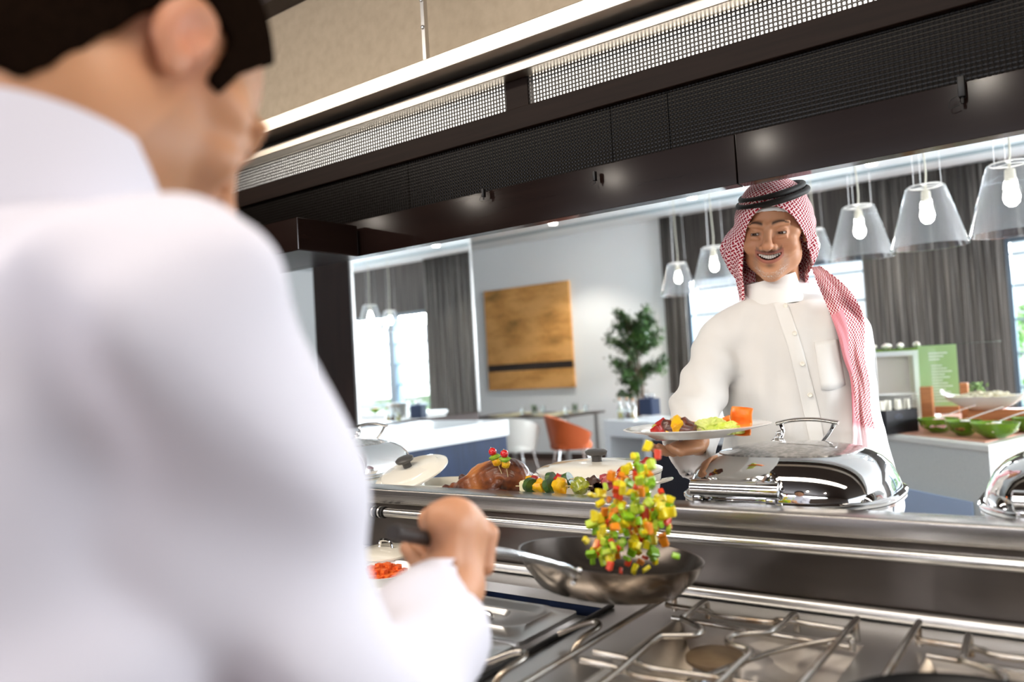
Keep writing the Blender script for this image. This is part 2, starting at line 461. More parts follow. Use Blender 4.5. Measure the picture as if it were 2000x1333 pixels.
b = B(); pj = [HX0, -2.9, at(797, 370, Y=HY).x, at(1193, 260, Y=HY).x, at(1305, 235, Y=HY).x, 0.7, HX1]
for a, c in zip(pj, pj[1:]): box(b, a + 0.001, c - 0.001, 0.004, 0.04, z_f1, z_p1)
obj('filter_panel', b, perf, t, smooth=False)
b = B()
gx0, gx1 = at(992, 180, Y=HY).x, at(1034, 170, Y=HY).x
GX0 = at(440, 385, Y=HY).x
box(b, HX0, HX1, -0.012, 0.04, z_p1, z_m0, 0.002)
box(b, gx0, gx1, -0.010, 0.04, z_m0, z_t1a)
box(b, HX0, GX0, -0.010, 0.04, z_m0, z_t1a)
obj('beam', b, wood_dark, t, smooth=False)
b = B(); box(b, HX0, HX1, -0.055, 0.04, z_l0, z_l1, 0.002); 
obj('lower_trim', b, warm_metal, t, smooth=False)
b = B(); box(b, HX0, HX1, -0.03, 0.04, z_l1, z_b0)
obj('shadow_gap', b, black_m, t, smooth=False)
b = B(); box(b, HX0, HX1, -0.115, 0.04, z_b0, z_b1, 0.002)
obj('upper_trim', b, warm_metal, t, smooth=False)
# lit perforated grilles
lite = mat('grille_light', (1, 1, 1), 0.5, emit=(1.0, 0.96, 0.88), es=2.4)
grille_m = mat('grille_metal', (0.055, 0.05, 0.045), 0.5, 0.5)
for xa, xb in ((GX0, gx0), (gx1, 1.6)):
    b = B(); p = 0.0102; zz0, zz1 = z_m0, z_t1a - 0.012
    nx = int((xb - xa) / p)
    for i in range(nx + 1): 
        x = xa + i * p; box(b, x, x + p * 0.42, -0.004, 0.0, zz0, zz1)
    nz = 8; q = (zz1 - zz0) / nz
    for j in range(nz + 1):
        z = zz0 + j * q; box(b, xa, xb, -0.0055, -0.0042, z - q * 0.2, z + q * 0.2)
    g = obj('light_grille', b, grille_m, t, smooth=False)
    obj('diffuser', box(B(), xa, xb, 0.015, 0.02, zz0, zz1), lite, g, smooth=False)
# hanging rod from the ceiling
r0 = at(833, 116, Y=HY - 0.05)
b = B(); box(b, -0.006, 0.006, -0.008, 0.008, z_b1 - .002, 2.855); 
for z in (2.36, 2.44, 2.56): blob(b, (0, -0.009, z), 0.006, u=8, v=6)
ro = obj('suspension_rod', b, steel_s, t, smooth=False); ro.location = (r0.x, -0.05, 0)
# small sensors clipped under the filter panel
for px, py in ((1878, 172), (1161, 345), (944, 378)):
    q = at(px, py, Y=HY - 0.02)
    b = B(); box(b, -0.006, 0.006, -0.008, 0.012, -0.018, 0.022, 0.002); tube(b, [(0, 0, -0.018), (0.0, 0, -0.03)], 0.003, 8)
    tube(b, smooth_path([(-0.004, 0, -0.012), (-0.02, -0.003, -0.02), (-0.022, -0.003, -0.034), (-0.006, 0, -0.032)], 5), 0.0009, 6)
    s = obj('sensor_clip', b, black_m, t); s.location = (q.x, -0.02, q.z); s.scale = (1, 1, 1) if px > 1800 else (.6, .6, .6)
# plaster bulkhead above the header and the dark beam at its top
zb = at(585, 22, Y=1.9).z
struct('wall_bulkhead', box(B(), XL, XR, 1.86, 1.9, z_b0, zb), beige)
struct('trim_3', box(B(), XL, XR, 1.78, 1.9, zb, 2.96), dark_trim)
struct('trim_4', box(B(), XL, XR, 1.9, 2.0, z_f1 + 0.01, CEIL_Z), white_ceil)
# deeper boxed end of the header on the left
hx = at(708, 500, Y=HY).x
t = thing('hood_end_box', 'dark boxed hood end at the left above the pillar', 'hood', (0, HY, 0))
obj('casing', box(B(), HX0, hx, -0.25, -0.016, z_f0 - 0.004, z_f1 - 0.02, 0.003), fascia_m, t, smooth=False)

# ---------------------------------------------------------------- downlights
def downlight(x, y, z, label, group, spot=None, r=0.045, power=0, col=(1, .93, .82)):
    t = thing('downlight', label, 'ceiling light', (x, y, z), group=group)
    b = B(); lathe(b, [(r, -0.006), (r * 1.25, -0.007), (r * 1.3, 0), (r, 0)], 24); obj('trim_ring', b, white_ceil, t)
    b = B(); lathe(b, [(0, -0.003), (r, -0.003)], 24); obj('lens', b, lamp_em if z > 3 else lamp_em_k, t)
    if power: spot_light('downlight_beam', (x, y, z - 0.03), (x, y, 0), power, col, 1.9, 0.7)
KX = [at(*p, Y=HY) for p in ((1492, 277), (1198, 347), (925, 388), (1924, 152))]
mir = []
kz = 2.86
for q in KX:
    d = (q - CAM); s = (kz - CAM.z) / d.z; v = CAM + d * s
    mir.append((v.x, 2 * HY - v.y))
mir += [(mir[2][0] - 1.2, mir[2][1]), (mir[3][0] + 1.2, mir[3][1])]
for k_, (x, y) in enumerate(sorted(mir)):
    downlight(x, y, kz, 'round recessed downlight in the dark kitchen ceiling, %s of the row from the left' % ['first', 'second', 'third', 'fourth', 'fifth', 'sixth'][k_], 'kitchen downlights', power=22, r=0.036)
names = ['left of the row, above the white painting wall', 'above the narrow curtain, left of the guest', 'above the wide curtain, right of the guest', 'beyond the right edge pendant']
for nm, x in zip(names, (-5.75, -3.76, -1.76, 0.24)):
    downlight(x, 8.93, CEIL_Z, 'round recessed downlight in the dining ceiling, ' + nm, 'dining downlights', power=60, r=0.05)
# ---------------------------------------------------------------- the cooking line
SX0, SX1 = -5.0, 2.6
t = thing('serving_counter', 'long stainless steel serving counter with raised pass shelf and splashback between cook and guest', 'counter', (0, 1.4, 0))
obj('pass_shelf', box(B(), SX0, SX1, -0.032, 0.04, 1.055, 1.09, 0.004, 3), steel_x, t)
obj('splashback', box(B(), SX0, SX1, 0.0, 0.04, 0.92, 1.055), mat('steel_dark_reflection', (0.13, 0.112, 0.10), 0.32, 1.0, bump=((1.5, 300, 300), 0.08, 0.002), noise_=((2, 1, 6), (0.10, 0.088, 0.08), 0.35, 0.7)), t, smooth=False)  # counter steel again, with the dark reflection on it put into the colour
b = B()
tube(b, [(SX0, -0.0115, 0.9315), (SX1, -0.0115, 0.9315)], 0.011, 12); obj('splash_moulding', b, steel_s, t)
obj('guest_counter_top', box(B(), SX0, SX1, 0.041, 0.44, 0.965, 1.0, 0.003), white_lam, t, smooth=False)
obj('cabinet_body', box(B(), SX0, SX1, 0.002, 0.40, 0.1, 0.915), navy, t, smooth=False)
t = thing('towel_rail', 'round stainless rail running under the front edge of the pass shelf', 'rail', (0, 1.345, 1.04))
b = B(); tube(b, [(at(752, 985, Y=1.345).x, 0, 0), (SX1, 0, 0)], 0.0105, 16); obj('tube', b, steel, t)
x0 = at(752, 985, Y=1.345).x
for k in range(5):
    b = B(); lathe(b, [(0.0085, -0.003), (0.0135, -0.003), (0.0135, 0.003), (0.0085, 0.003)], 20)
    o = obj('collar_ring', b, black_m if k % 2 == 0 else steel_s, t); o.rotation_euler = (0, PI / 2, 0); o.location = (x0 - 0.004 - 0.0105 * k, 0, 0)
b = B(); tube(b, [(SX0, 0, 0), (x0 - 0.05, 0, 0)], 0.0085, 14); obj('end_tube', b, steel, t)

# stove with wells
t = thing('cooktop', 'built-in stainless steel gas cooktop with sunken burner wells', 'stove', (0, 0.45, 0)); cooktop = t
wells = [(-0.61, -0.31), (-0.225, 0.075), (0.16, 0.46)]
b = B()
xs = [-5.0]; 
edges = []
xprev = -0.775
box(b, -5.0, -1.5202, 0, 0.949, 0.90, 0.92)
wx = [w_ for q in wells for w_ in q]
# deck strips around the wells
box(b, -1.52, 2.6, 0.8652, 0.949, 0.90, 0.92)
box(b, -0.745, wells[0][0], 0, 0.865, 0.90, 0.92)
for (a, c), nx in zip(wells, [wells[1][0], wells[2][0], 2.6]): box(b, c, nx, 0, 0.865, 0.90, 0.92)
for a, c in wells:
    box(b, a, c, 0, 0.10, 0.90, 0.92); box(b, a, c, 0.82, 0.865, 0.90, 0.92)
box(b, -1.5199, -0.7451, 0.001, 0.864, 0.86, 0.88)
obj('deck', b, steel_s, t, smooth=False)
well_m = mat('stainless_well', (0.55, 0.51, 0.46), 0.3, 1.0, noise_=((14, 14, 14), (0.40, 0.34, 0.28), 0.45, 0.75))
for a, c in wells:
    b = B(); P = [(a, 0.10), (c, 0.10), (c, 0.82), (a, 0.82)]; Q = [(a + .045, 0.14), (c - .045, 0.14), (c - .045, 0.78), (a + .045, 0.78)]
    T = [b.verts.new((x, y, 0.917)) for x, y in P]; L = [b.verts.new((x, y, 0.85)) for x, y in Q]
    for i in range(4): b.faces.new((T[i], T[(i + 1) % 4], L[(i + 1) % 4], L[i]))
    b.faces.new(L)
    obj('burner_well', b, well_m, t, smooth=False)
obj('front_panel', box(B(), -5.0, 2.6, 0.0, 0.86, 0.12, 0.80), steel_s, t, smooth=False)
brown_iron = mat('heat_browned_iron', (0.12, 0.075, 0.04), 0.6, 0.1, noise_=((60, 60, 60), (0.16, 0.11, 0.06), 0.3, 0.7))
blue_steel = mat('bluish_chrome', (0.35, 0.50, 0.75), 0.2, 1.0)
bc = at(1397, 1278, Z=0.935)
def burner(x, y, label):
    t = thing('gas_burner', label, 'burner', (x, y, 0.851), group='gas burners')
    b = B(); lathe(b, [(0, 0.084), (0.038, 0.084), (0.043, 0.080), (0.043, 0.075), (0.036, 0.070), (0, 0.070)], 36); obj('burner_cap', b, brown_iron, t)
    b = B(); lathe(b, [(0.026, 0.070), (0.030, 0.05), (0.030, 0.03), (0.045, 0.0)], 28)
    for k in range(12):
        a = 2 * PI * k / 12; box(b, 0.030 * math.cos(a) - .003, 0.030 * math.cos(a) + .003, 0.030 * math.sin(a) - .003, 0.030 * math.sin(a) + .003, 0.032, 0.069)
    obj('burner_crown', b, steel_s, t)
    b = B(); tube(b, smooth_path([(-0.005, -0.040, 0.03), (-0.005, -0.044, 0.055), (0.004, -0.045, 0.064), (0.013, -0.044, 0.055), (0.013, -0.040, 0.03)], 5), 0.004, 8)
    obj('pilot_loop', b, blue_steel, t)
burner(bc.x, bc.y, 'round browned gas burner under the front wire grate')
burner(bc.x, 0.70, 'round browned gas burner nearest to the cook')
burner(bc.x + 0.385, bc.y, 'round gas burner under the right-hand wire grate')

wire = mat('wire_grate_steel', (0.50, 0.47, 0.43), 0.26, 1.0, noise_=((25, 9, 25), (0.30, 0.22, 0.15), 0.5, 0.7))
GZ = 0.957
def gp(px, py, z=GZ): return at(px, py, Z=z)
def grate(label):
    t = thing('wire_grate', label, 'pan grate', (-0.46, 1.05, 0.921), group='wire grates')
    inv = Vector((-0.46, 1.05, 0.921))
    def L(p): return Vector(p) - inv
    def bar(pts, r=0.0048, name='support_bar', s=5):
        b = B(); tube(b, smooth_path([L(p) for p in pts], s), r, 10); return obj(name, b, wire, t)
    x_l, x_r = -0.622, -0.352
    # straight outer bars, hooked down at the back
    for x, yb in ((x_l, 1.282), (-0.318, 1.262)):
        bar([(x, 0.62, GZ), (x, 0.9, GZ), (x, yb - 0.02, GZ), (x, yb - 0.004, GZ - 0.003), (x, yb, GZ - 0.012), (x, yb, 0.926)])
    # kinked inner bars reaching in towards the burner
    a = [gp(1375, 1176), gp(1341, 1203), gp(1332, 1209), gp(1352, 1218), gp(1371, 1229), gp(1366, 1238), gp(1345, 1242), gp(1300, 1243), gp(1283, 1247), gp(1235, 1288), gp(1180, 1333)]
    p0 = a[0]
    bar([(p0.x, p0.y + 0.012, 0.926), (p0.x, p0.y + 0.012, GZ - 0.01)] + a + [(a[-1].x, 0.62, GZ)], s=4)
    a = [gp(1550, 1200), gp(1528, 1220), gp(1510, 1232), gp(1490, 1236), gp(1440, 1240), gp(1424, 1246), gp(1422, 1256), gp(1440, 1264), gp(1466, 1274), gp(1440, 1300), gp(1405, 1333)]
    p0 = a[0]
    bar([(p0.x, p0.y + 0.012, 0.926), (p0.x, p0.y + 0.012, GZ - 0.01)] + a + [(a[-1].x, 0.62, GZ)], s=4)
    # frame wires across
    z = GZ - 0.0095
    fr = [gp(1302, 1182, z), gp(1320, 1186, z), gp(1380, 1195, z), gp(1398, 1203, z), gp(1440, 1209, z), gp(1505, 1216, z), gp(1528, 1212, z), gp(1600, 1223, z), gp(1645, 1230, z)]
    e = fr[-1]
    bar(fr + [(e.x + 0.012, e.y - 0.004, z), (e.x + 0.018, e.y - 0.02, z - 0.006), (e.x + 0.018, e.y - 0.022, 0.926)], name='frame_wire', s=4)
    for dy in (0.0, -0.035):
        fr = [gp(1160, 1275, z), gp(1215, 1286, z), gp(1245, 1296, z), gp(1280, 1308, z), gp(1400, 1326, z)]
        pts = [Vector((p.x, p.y + dy, p.z)) for p in fr]; pts += [Vector((-0.345, pts[-1].y + 0.004, z)), Vector((-0.315, pts[-1].y + 0.02, z))]
        bar(pts, name='frame_wire', s=4)
    z2 = 0.929
    bar([(-0.605, 1.235, z2), (-0.46, 1.228, z2), (-0.315, 1.222, z2)], name='lower_wire', r=0.004)
    bar([(-0.31, 1.2, GZ - 0.004), (-0.40, 1.12, GZ - 0.016), (-0.47, 0.99, z2)], name='lower_wire', r=0.004)
    return t
g1 = grate('wire pan grate over the burner in the middle of the cooktop')
g2 = dup(g1, g1.location + Vector((0.385, 0, 0)), label='wire pan grate at the right-hand edge, partly under a black pan')
# bail handles beside the lids
for k, (px, py) in enumerate(((1160, 1237), (1015, 1298))):
    q = at(px, py, Z=0.94)
    b = B(); tube(b, smooth_path([(-0.055, -0.02, 0.0), (-0.02, 0.004, 0.014), (0, 0.01, 0.018), (0.012, -0.006, 0.016), (0.002, -0.045, 0.006), (-0.004, -0.065, -0.014)], 6), 0.0048, 10)
    o = obj('wire_handle', b, wire, cooktop); o.location = (q.x, q.y - 0.45, 0.936)
b = B(); box(b, -0.0035, 0.0035, -0.19, 0.42, -0.004, 0.004, 0.002)
o = obj('slotted_runner', b, black_m, cooktop); o.location = (-0.738, 0.40, 0.9245)

# lidded food wells on the left of the cooktop
def gn_lid(x1, y0, y1, label):
    w_, d_ = 0.33, y1 - y0
    t = thing('steel_pan_lid', label, 'pan lid', (x1 - w_ / 2, (y0 + y1) / 2, 0.922), group='steel pan lids')
    b = B()
    def rr(hx, hy, r, z, n=6):
        out = []
        for cx, cy, a0 in ((hx - r, hy - r, 0), (-hx + r, hy - r, PI / 2), (-hx + r, -hy + r, PI), (hx - r, -hy + r, 1.5 * PI)):
            for k in range(n + 1):
                a = a0 + PI / 2 * k / n; out.append((cx + r * math.cos(a), cy + r * math.sin(a), z))
        return [b.verts.new(p) for p in out]
    rings = [rr(w_ / 2, d_ / 2, .012, 0), rr(w_ / 2, d_ / 2, .012, 0.008), rr(w_ / 2 - .016, d_ / 2 - .016, .02, 0.010), rr(w_ / 2 - .024, d_ / 2 - .024, .03, 0.018), rr(w_ / 2 - .034, d_ / 2 - .034, .03, 0.017), rr(w_ / 2 - .044, d_ / 2 - .044, .03, 0.010), rr(0.07, 0.035, 0.03, 0.010), rr(0.064, 0.029, 0.028, 0.002)]
    for A, D in zip(rings, rings[1:]):
        for k in range(len(A)): b.faces.new((A[k], A[(k + 1) % len(A)], D[(k + 1) % len(A)], D[k]))
    b.faces.new(rings[-1])
    obj('lid_sheet', b, steel_s, t)
    b = B(); tube(b, smooth_path([(-0.04, 0, 0.003), (-0.03, 0, 0.012), (0.03, 0, 0.012), (0.04, 0, 0.003)], 5), 0.004, 8); obj('lid_handle', b, steel, t)
gn_lid(-0.765, 1.018, 1.196, 'flat steel lid with recessed grip, the one nearer the splashback')
gn_lid(-0.765, 0.82, 1.006, 'flat steel lid with recessed grip, the one nearer the cook')

cream = mat('cream_enamel', 'EFE8D8', 0.12, coat=0.6)
white_ch = mat('white_china', 'F6F4EF', 0.12, coat=0.4)
grey_knob = mat('dark_grey_knob', '4A4846', 0.35)
carrot = mat('diced_carrot', 'F07A35', 0.4, noise_=((150, 150, 150), 'D8521E', 0.4, 0.6), sss=0.1)
def bowl_prof(r, h, th=0.004, foot=0.45):
    return [(0, 0.0), (r * foot, 0.0), (r * 0.8, h * 0.4), (r, h), (r - th, h), (r * 0.78 - th, h * 0.45), (r * foot, th * 1.5), (0, th * 1.5)]
q = at(783, 1112, Z=0.945); q.y -= .05
t = thing('ingredient_pan', 'white pan of diced carrot seen past the cook\'s arm', 'pan', (q.x, q.y, 0.921))
b = B(); lathe(b, bowl_prof(0.075, 0.035, foot=0.85), 32, sx=1, sy=1, power=3); obj('bowl', b, white_ch, t)
b = B()
for k in range(70):
    a = random.uniform(0, 2 * PI); r = 0.045 * math.sqrt(random.random()); s = 0.006
    x, y, z = r * math.cos(a), r * math.sin(a), 0.016 + 0.022 * (1 - (r / 0.045) ** 2) * random.random() + 0.008
    box(b, x - s, x + s, y - s, y + s, z - s, z + s)
o = obj('diced_carrot', b, carrot, t); o['kind'] = 'stuff'
q = at(772, 1078, Z=0.96)
t = thing('lidded_pan', 'cream pan with a lid and small steel knob behind the diced carrot', 'pan', (q.x - .02, q.y - .01, 0.921))
b = B(); lathe(b, bowl_prof(0.075, 0.036, foot=0.85), 32, power=3); obj('pan_body', b, white_ch, t)
b = B(); lathe(b, [(0.078, 0.037), (0.078, 0.041), (0.05, 0.048), (0, 0.05)], 32, power=3); obj('lid', b, cream, t)
b = B(); tube(b, smooth_path([(-0.02, 0, 0.048), (-0.014, 0, 0.064), (0.014, 0, 0.064), (0.02, 0, 0.048)], 5), 0.0035, 8); obj('lid_handle', b, chrome, t)

# black pan at the lower right corner
q = at(1900, 1330, Z=1.0)
t = thing('black_frying_pan', 'black frying pan on the right-hand grate, at the lower right corner', 'pan', (q.x + 0.02, q.y - 0.13, 0.963))
b = B(); lathe(b, [(0, 0.0), (0.10, 0.0), (0.135, 0.04), (0.138, 0.041), (0.133, 0.038), (0.10, 0.004), (0, 0.004)], 48); obj('pan_body', b, mat('black_nonstick', '08080A', 0.35), t)
b = B(); tube(b, [(0, -0.13, 0.033), (0.01, -0.2, 0.05), (0.015, -0.33, 0.06)], [0.008, 0.009, 0.011], 10); obj('pan_handle', b, black_m, t)
# ---------------------------------------------------------------- dining side: pendants
lamp_glass = glass('pendant_glass', (0.97, 0.985, 1.0), 0.10, 0.0, 0.9)
bulb_m = mat('lit_bulb', (1, 1, 1), 0.3, emit=(1.0, 0.96, 0.88), es=30)
cord_m = mat('ivory_cord', 'D9D6C6', 0.5)
socket_m = mat('ivory_socket', 'CFC6B0', 0.4)
def pendant(label):
    t = thing('pendant_lamp', label, 'pendant lamp', group='glass pendant lamps')
    b = B(); lathe(b, [(0.165, 0.0), (0.1635, 0.001), (0.084, 0.268), (0.080, 0.276), (0.072, 0.279), (0.071, 0.277), (0.078, 0.273), (0.081, 0.267), (0.161, 0.001), (0.165, 0.0)], 64)
    obj('glass_shade', b, lamp_glass, t)
    b = B(); torus(b, (0, 0, 0.279), 0.07, 0.0028, 40, 8)
    for k in range(3):
        a = 2 * PI * k / 3 + 0.4; tube(b, [(0, 0, 0.279), (0.07 * math.cos(a), 0.07 * math.sin(a), 0.279)], 0.0028, 8)
    obj('spider_ring', b, white_ch, t)
    b = B(); lathe(b, [(0, 0.285), (0.006, 0.285), (0.006, 0.262), (0.019, 0.255), (0.021, 0.215), (0.019, 0.205), (0, 0.205)], 20); obj('socket', b, socket_m, t)
    b = B(); lathe(b, [(0.013, 0.205), (0.015, 0.19), (0.027, 0.165), (0.031, 0.145), (0.026, 0.122), (0.012, 0.108), (0, 0.106)], 24); obj('bulb', b, bulb_m, t)
    b = B(); tube(b, smooth_path([(0, 0, 0.28), (0.006, 0, 0.36), (-0.003, 0, 0.6), (0, 0, 1.0), (0, 0, 1.62)], 6), 0.0038, 8); obj('cord', b, cord_m, t)
    b = B()
    for k in range(3):
        a = 2 * PI * k / 3 + 0.4; tube(b, [(0.068 * math.cos(a), 0.068 * math.sin(a), 0.279), (0.05 * math.cos(a), 0.05 * math.sin(a), 1.62)], 0.0011, 6)
    obj('steel_wires', b, steel_s, t)
    return t
pl = [((1327, 577), 74, 'far left glass pendant lamp of the row, in front of the white wall'),
      ((1398, 560), 92, 'second glass pendant lamp from the left, beside the checked headcloth'),
      ((1594, 514), 78, 'small far glass pendant lamp half hidden behind the guest\'s head'),
      ((1683, 504), 120, 'glass pendant lamp just right of the guest\'s head'),
      ((1816, 482), 141, 'glass pendant lamp second from the right, in front of the dark curtain'),
      ((1982, 455), 162, 'largest glass pendant lamp, cut by the right edge')]
p0 = None
for (pp, w_, lab) in pl:
    q = at(pp[0], pp[1], D=0.33 * F_PX / w_)
    if p0 is None: p0 = pendant(lab); p0.location = q
    else: dup(p0, q, label=lab)
    l = bpy.data.lights.new('pendant_bulb_light', 'POINT'); l.energy = 6; l.color = (1, 0.93, 0.82); l.shadow_soft_size = 0.03
    lo = bpy.data.objects.new('pendant_bulb_light', l); C.objects.link(lo); lo.location = q + Vector((0, 0, 0.14))
dup(p0, (-2.25, 7.4, 1.95), label='glass pendant lamp seen only reflected in the wall mirror')

# painting
pa = at(945, 570, Y=9.86); pb = at(1110, 546, Y=9.86); pz0 = at(1040, 760, Y=9.86).z
def painting_mat():
    m = mat('ochre_canvas', 'B07A35', 0.6)
    t = m.node_tree; b = t.nodes['Principled BSDF']
    c = t.nodes.new('ShaderNodeTexCoord')
    def ns(scale, det=4):
        mp = t.nodes.new('ShaderNodeMapping'); mp.inputs['Scale'].default_value = scale
        n = t.nodes.new('ShaderNodeTexNoise'); n.inputs['Scale'].default_value = 1; n.inputs['Detail'].default_value = det
        t.links.new(c.outputs['Object'], mp.inputs[0]); t.links.new(mp.outputs[0], n.inputs['Vector']); return n
    n1 = ns((1.4, 1, 4.5)); n2 = ns((18, 1, 26), 2)
    ad = t.nodes.new('ShaderNodeMath'); ad.operation = 'MULTIPLY_ADD'; ad.inputs[1].default_value = 0.25
    t.links.new(n2.outputs[0], ad.inputs[0]); t.links.new(n1.outputs[0], ad.inputs[2])
    r = t.nodes.new('ShaderNodeValToRGB'); e = r.color_ramp.elements
    e[0].position = 0.40; e[0].color = (*rgb('8A6A38'), 1); e[1].position = 0.72; e[1].color = (*rgb('E8B06A'), 1)
    q = e.new(0.57); q.color = (*rgb('D09650'), 1)
    t.links.new(ad.outputs[0], r.inputs[0]); t.links.new(r.outputs[0], b.inputs['Base Color'])
    return m
t = thing('painting', 'large square ochre abstract painting with one dark band on the white wall', 'painting', (pa.x, 9.9, pz0))
PWd, PH = pb.x - pa.x, pa.z - pz0
obj('canvas', box(B(), 0, PWd, -0.05, -0.001, 0, PH, 0.004), painting_mat(), t, smooth=False)
b = B(); box(b, 0.012, PWd - 0.004, -0.0515, -0.0502, PH * 0.185, PH * 0.252)
st = obj('dark_band', b, mat('umber_paint', '2A2220', 0.5, noise_=((3, 1, 60), '3A302C', 0.3, 0.7)), t, smooth=False)
b = B(); grid = [(0.18, 0.20), (0.5, 0.218), (0.85, 0.228)]
tube(b, [(PWd * u, -0.0525, PH * v) for u, v in grid], [0.004, 0.008, 0.003], 8, flat=0.2); obj('pale_stroke', b, mat('pale_paint', 'A9A29A', 0.5), st)

# plant
leaf_m = mat('dark_glossy_leaf', '24401C', 0.35, noise_=((7, 7, 7), '4E7A38', 0.45, 0.72))
bark = mat('grey_brown_bark', '6A5340', 0.85, noise_=((30, 30, 8), '4E3C2E', 0.3, 0.7))
t = thing('potted_fig_tree', 'leafy green potted tree standing against the white wall', 'potted tree', (-4.85, 9.25, 0))
b = B(); lathe(b, [(0, 0), (0.16, 0), (0.20, 0.36), (0.19, 0.36), (0.18, 0.33), (0, 0.33)], 28); obj('pot', b, mat('charcoal_pot', '2E2E30', 0.5), t)
rt = random.Random(3)
b = B(); tips = []
for s in (-0.03, 0.02, 0.05):
    tube(b, smooth_path([(s * .5, 0, 0.32), (s, 0.02 * s, 0.7), (s * 2.2, 0.0, 1.05), (s * 1.2, 0.02, 1.5), (s * 2.5, 0, 1.95)], 5), [0.026 - 0.0009 * k for k in range(21)], 8)
for k in range(46):
    z0 = rt.uniform(0.95, 2.0); a = rt.uniform(0, 2 * PI)
    R = 0.45 * (0.55 + 0.45 * math.sin((z0 - 0.85) / 1.15 * PI)) * rt.uniform(0.5, 1.0)
    if z0 < 1.2: R *= 0.75
    p1 = Vector((0.02, 0, z0 - 0.12)); p2 = Vector((R * math.cos(a), R * 0.8 * math.sin(a), z0 + rt.uniform(-0.02, 0.16)))
    mid = (p1 + p2) / 2 + Vector((0, 0, 0.03)); pts = smooth_path([p1, mid, p2], 5)
    tube(b, pts, [0.006 - 0.0004 * i for i in range(len(pts))], 5); tips += [(q, (p2 - p1).normalized()) for q in pts[3:]]
obj('trunk', b, bark, t)
b = B()
for (p, d) in tips:
    for _ in range(14):
        c = p + Vector([rt.gauss(0, 0.032) for _ in range(3)]); dr = (d + Vector([rt.gauss(0, 0.8) for _ in range(3)])).normalized()
        L = rt.uniform(0.04, 0.07); s = dr.cross(Vector((0, 0, 1)) + Vector([rt.gauss(0, .5) for _ in range(3)])).normalized() * L * 0.24
        n = dr.cross(s).normalized() * L * 0.08
        q = [c, c + dr * L * .35 + s - n, c + dr * L, c + dr * L * .35 - s - n]; mm = c + dr * L * .4 + n
        V = [b.verts.new(x) for x in q]; M_ = b.verts.new(mm)
        for i in range(4): b.faces.new((V[i], V[(i + 1) % 4], M_))
obj('foliage', b, leaf_m, t)

# dining table with settings
t = thing('dining_table', 'dark-topped dining table laid with pale mats behind the white and orange chairs', 'table', (-6.2, 8.95, 0))
obj('table_top', box(B(), -0.8, 0.8, -0.45, 0.45, 0.725, 0.75, 0.004), mat('dark_table_wood', '3A2E28', 0.35), t, smooth=False)
for x in (-.7, .7):
    for y in (-.38, .38): obj('leg', box(B(), x - .025, x + .025, y - .025, y + .025, 0, 0.724), steel_s, t, smooth=False)
mat_y = mat('straw_placemat', 'DAD8B8', 0.8)
clear = glass('clear_tumbler_glass', (0.95, 0.98, 0.98), 0.12)
for k, (x, y) in enumerate(((-6.55, 8.7), (-5.85, 8.7), (-6.55, 9.2), (-5.85, 9.2))):
    o = obj('placemat', box(B(), -0.2, 0.2, -0.15, 0.15, 0, 0.004), mat_y, smooth=False); o.location = (x, y, 0.7505)
    tag(o, 'straw placemat on the dining table, ' + ['front left', 'front right', 'back left', 'back right'][k], 'placemat', 'placemats')
    b = B(); lathe(b, [(0, 0.002), (0.028, 0), (0.036, 0.09), (0.034, 0.09), (0.027, 0.005), (0, 0.005)], 20)
    o = obj('water_glass', b, clear); o.location = (x + 0.24, y + 0.05, 0.7505); tag(o, 'clear tumbler beside the ' + ['front left', 'front right', 'back left', 'back right'][k] + ' placemat', 'glass', 'tumblers')
for k, x in enumerate((-6.25, -5.6)):
    t2 = thing('table_plant', ['small leafy sprig in a glass, left on the dining table', 'small leafy sprig in a glass, right on the dining table'][k], 'table plant', (x, 8.95, 0.7505), group='table sprigs')
    b = B(); lathe(b, [(0, 0), (0.04, 0), (0.05, 0.06), (0.046, 0.06), (0.037, 0.004), (0, 0.004)], 18); obj('vase', b, clear, t2)
    b = B()
    for i in range(26):
        a = rt.uniform(0, 2 * PI); d = Vector((math.cos(a) * .06, math.sin(a) * .06, rt.uniform(.04, .12))); s = Vector((-math.sin(a), math.cos(a), 0)) * .008
        p = Vector((0, 0, .03)); V = [b.verts.new(x_) for x_ in (p, p + d * .6 + s, p + d, p + d * .6 - s)]; b.faces.new(V)
    obj('sprig', b, mat('grey_green_leaf%d' % k, '6E8268', 0.6), t2)

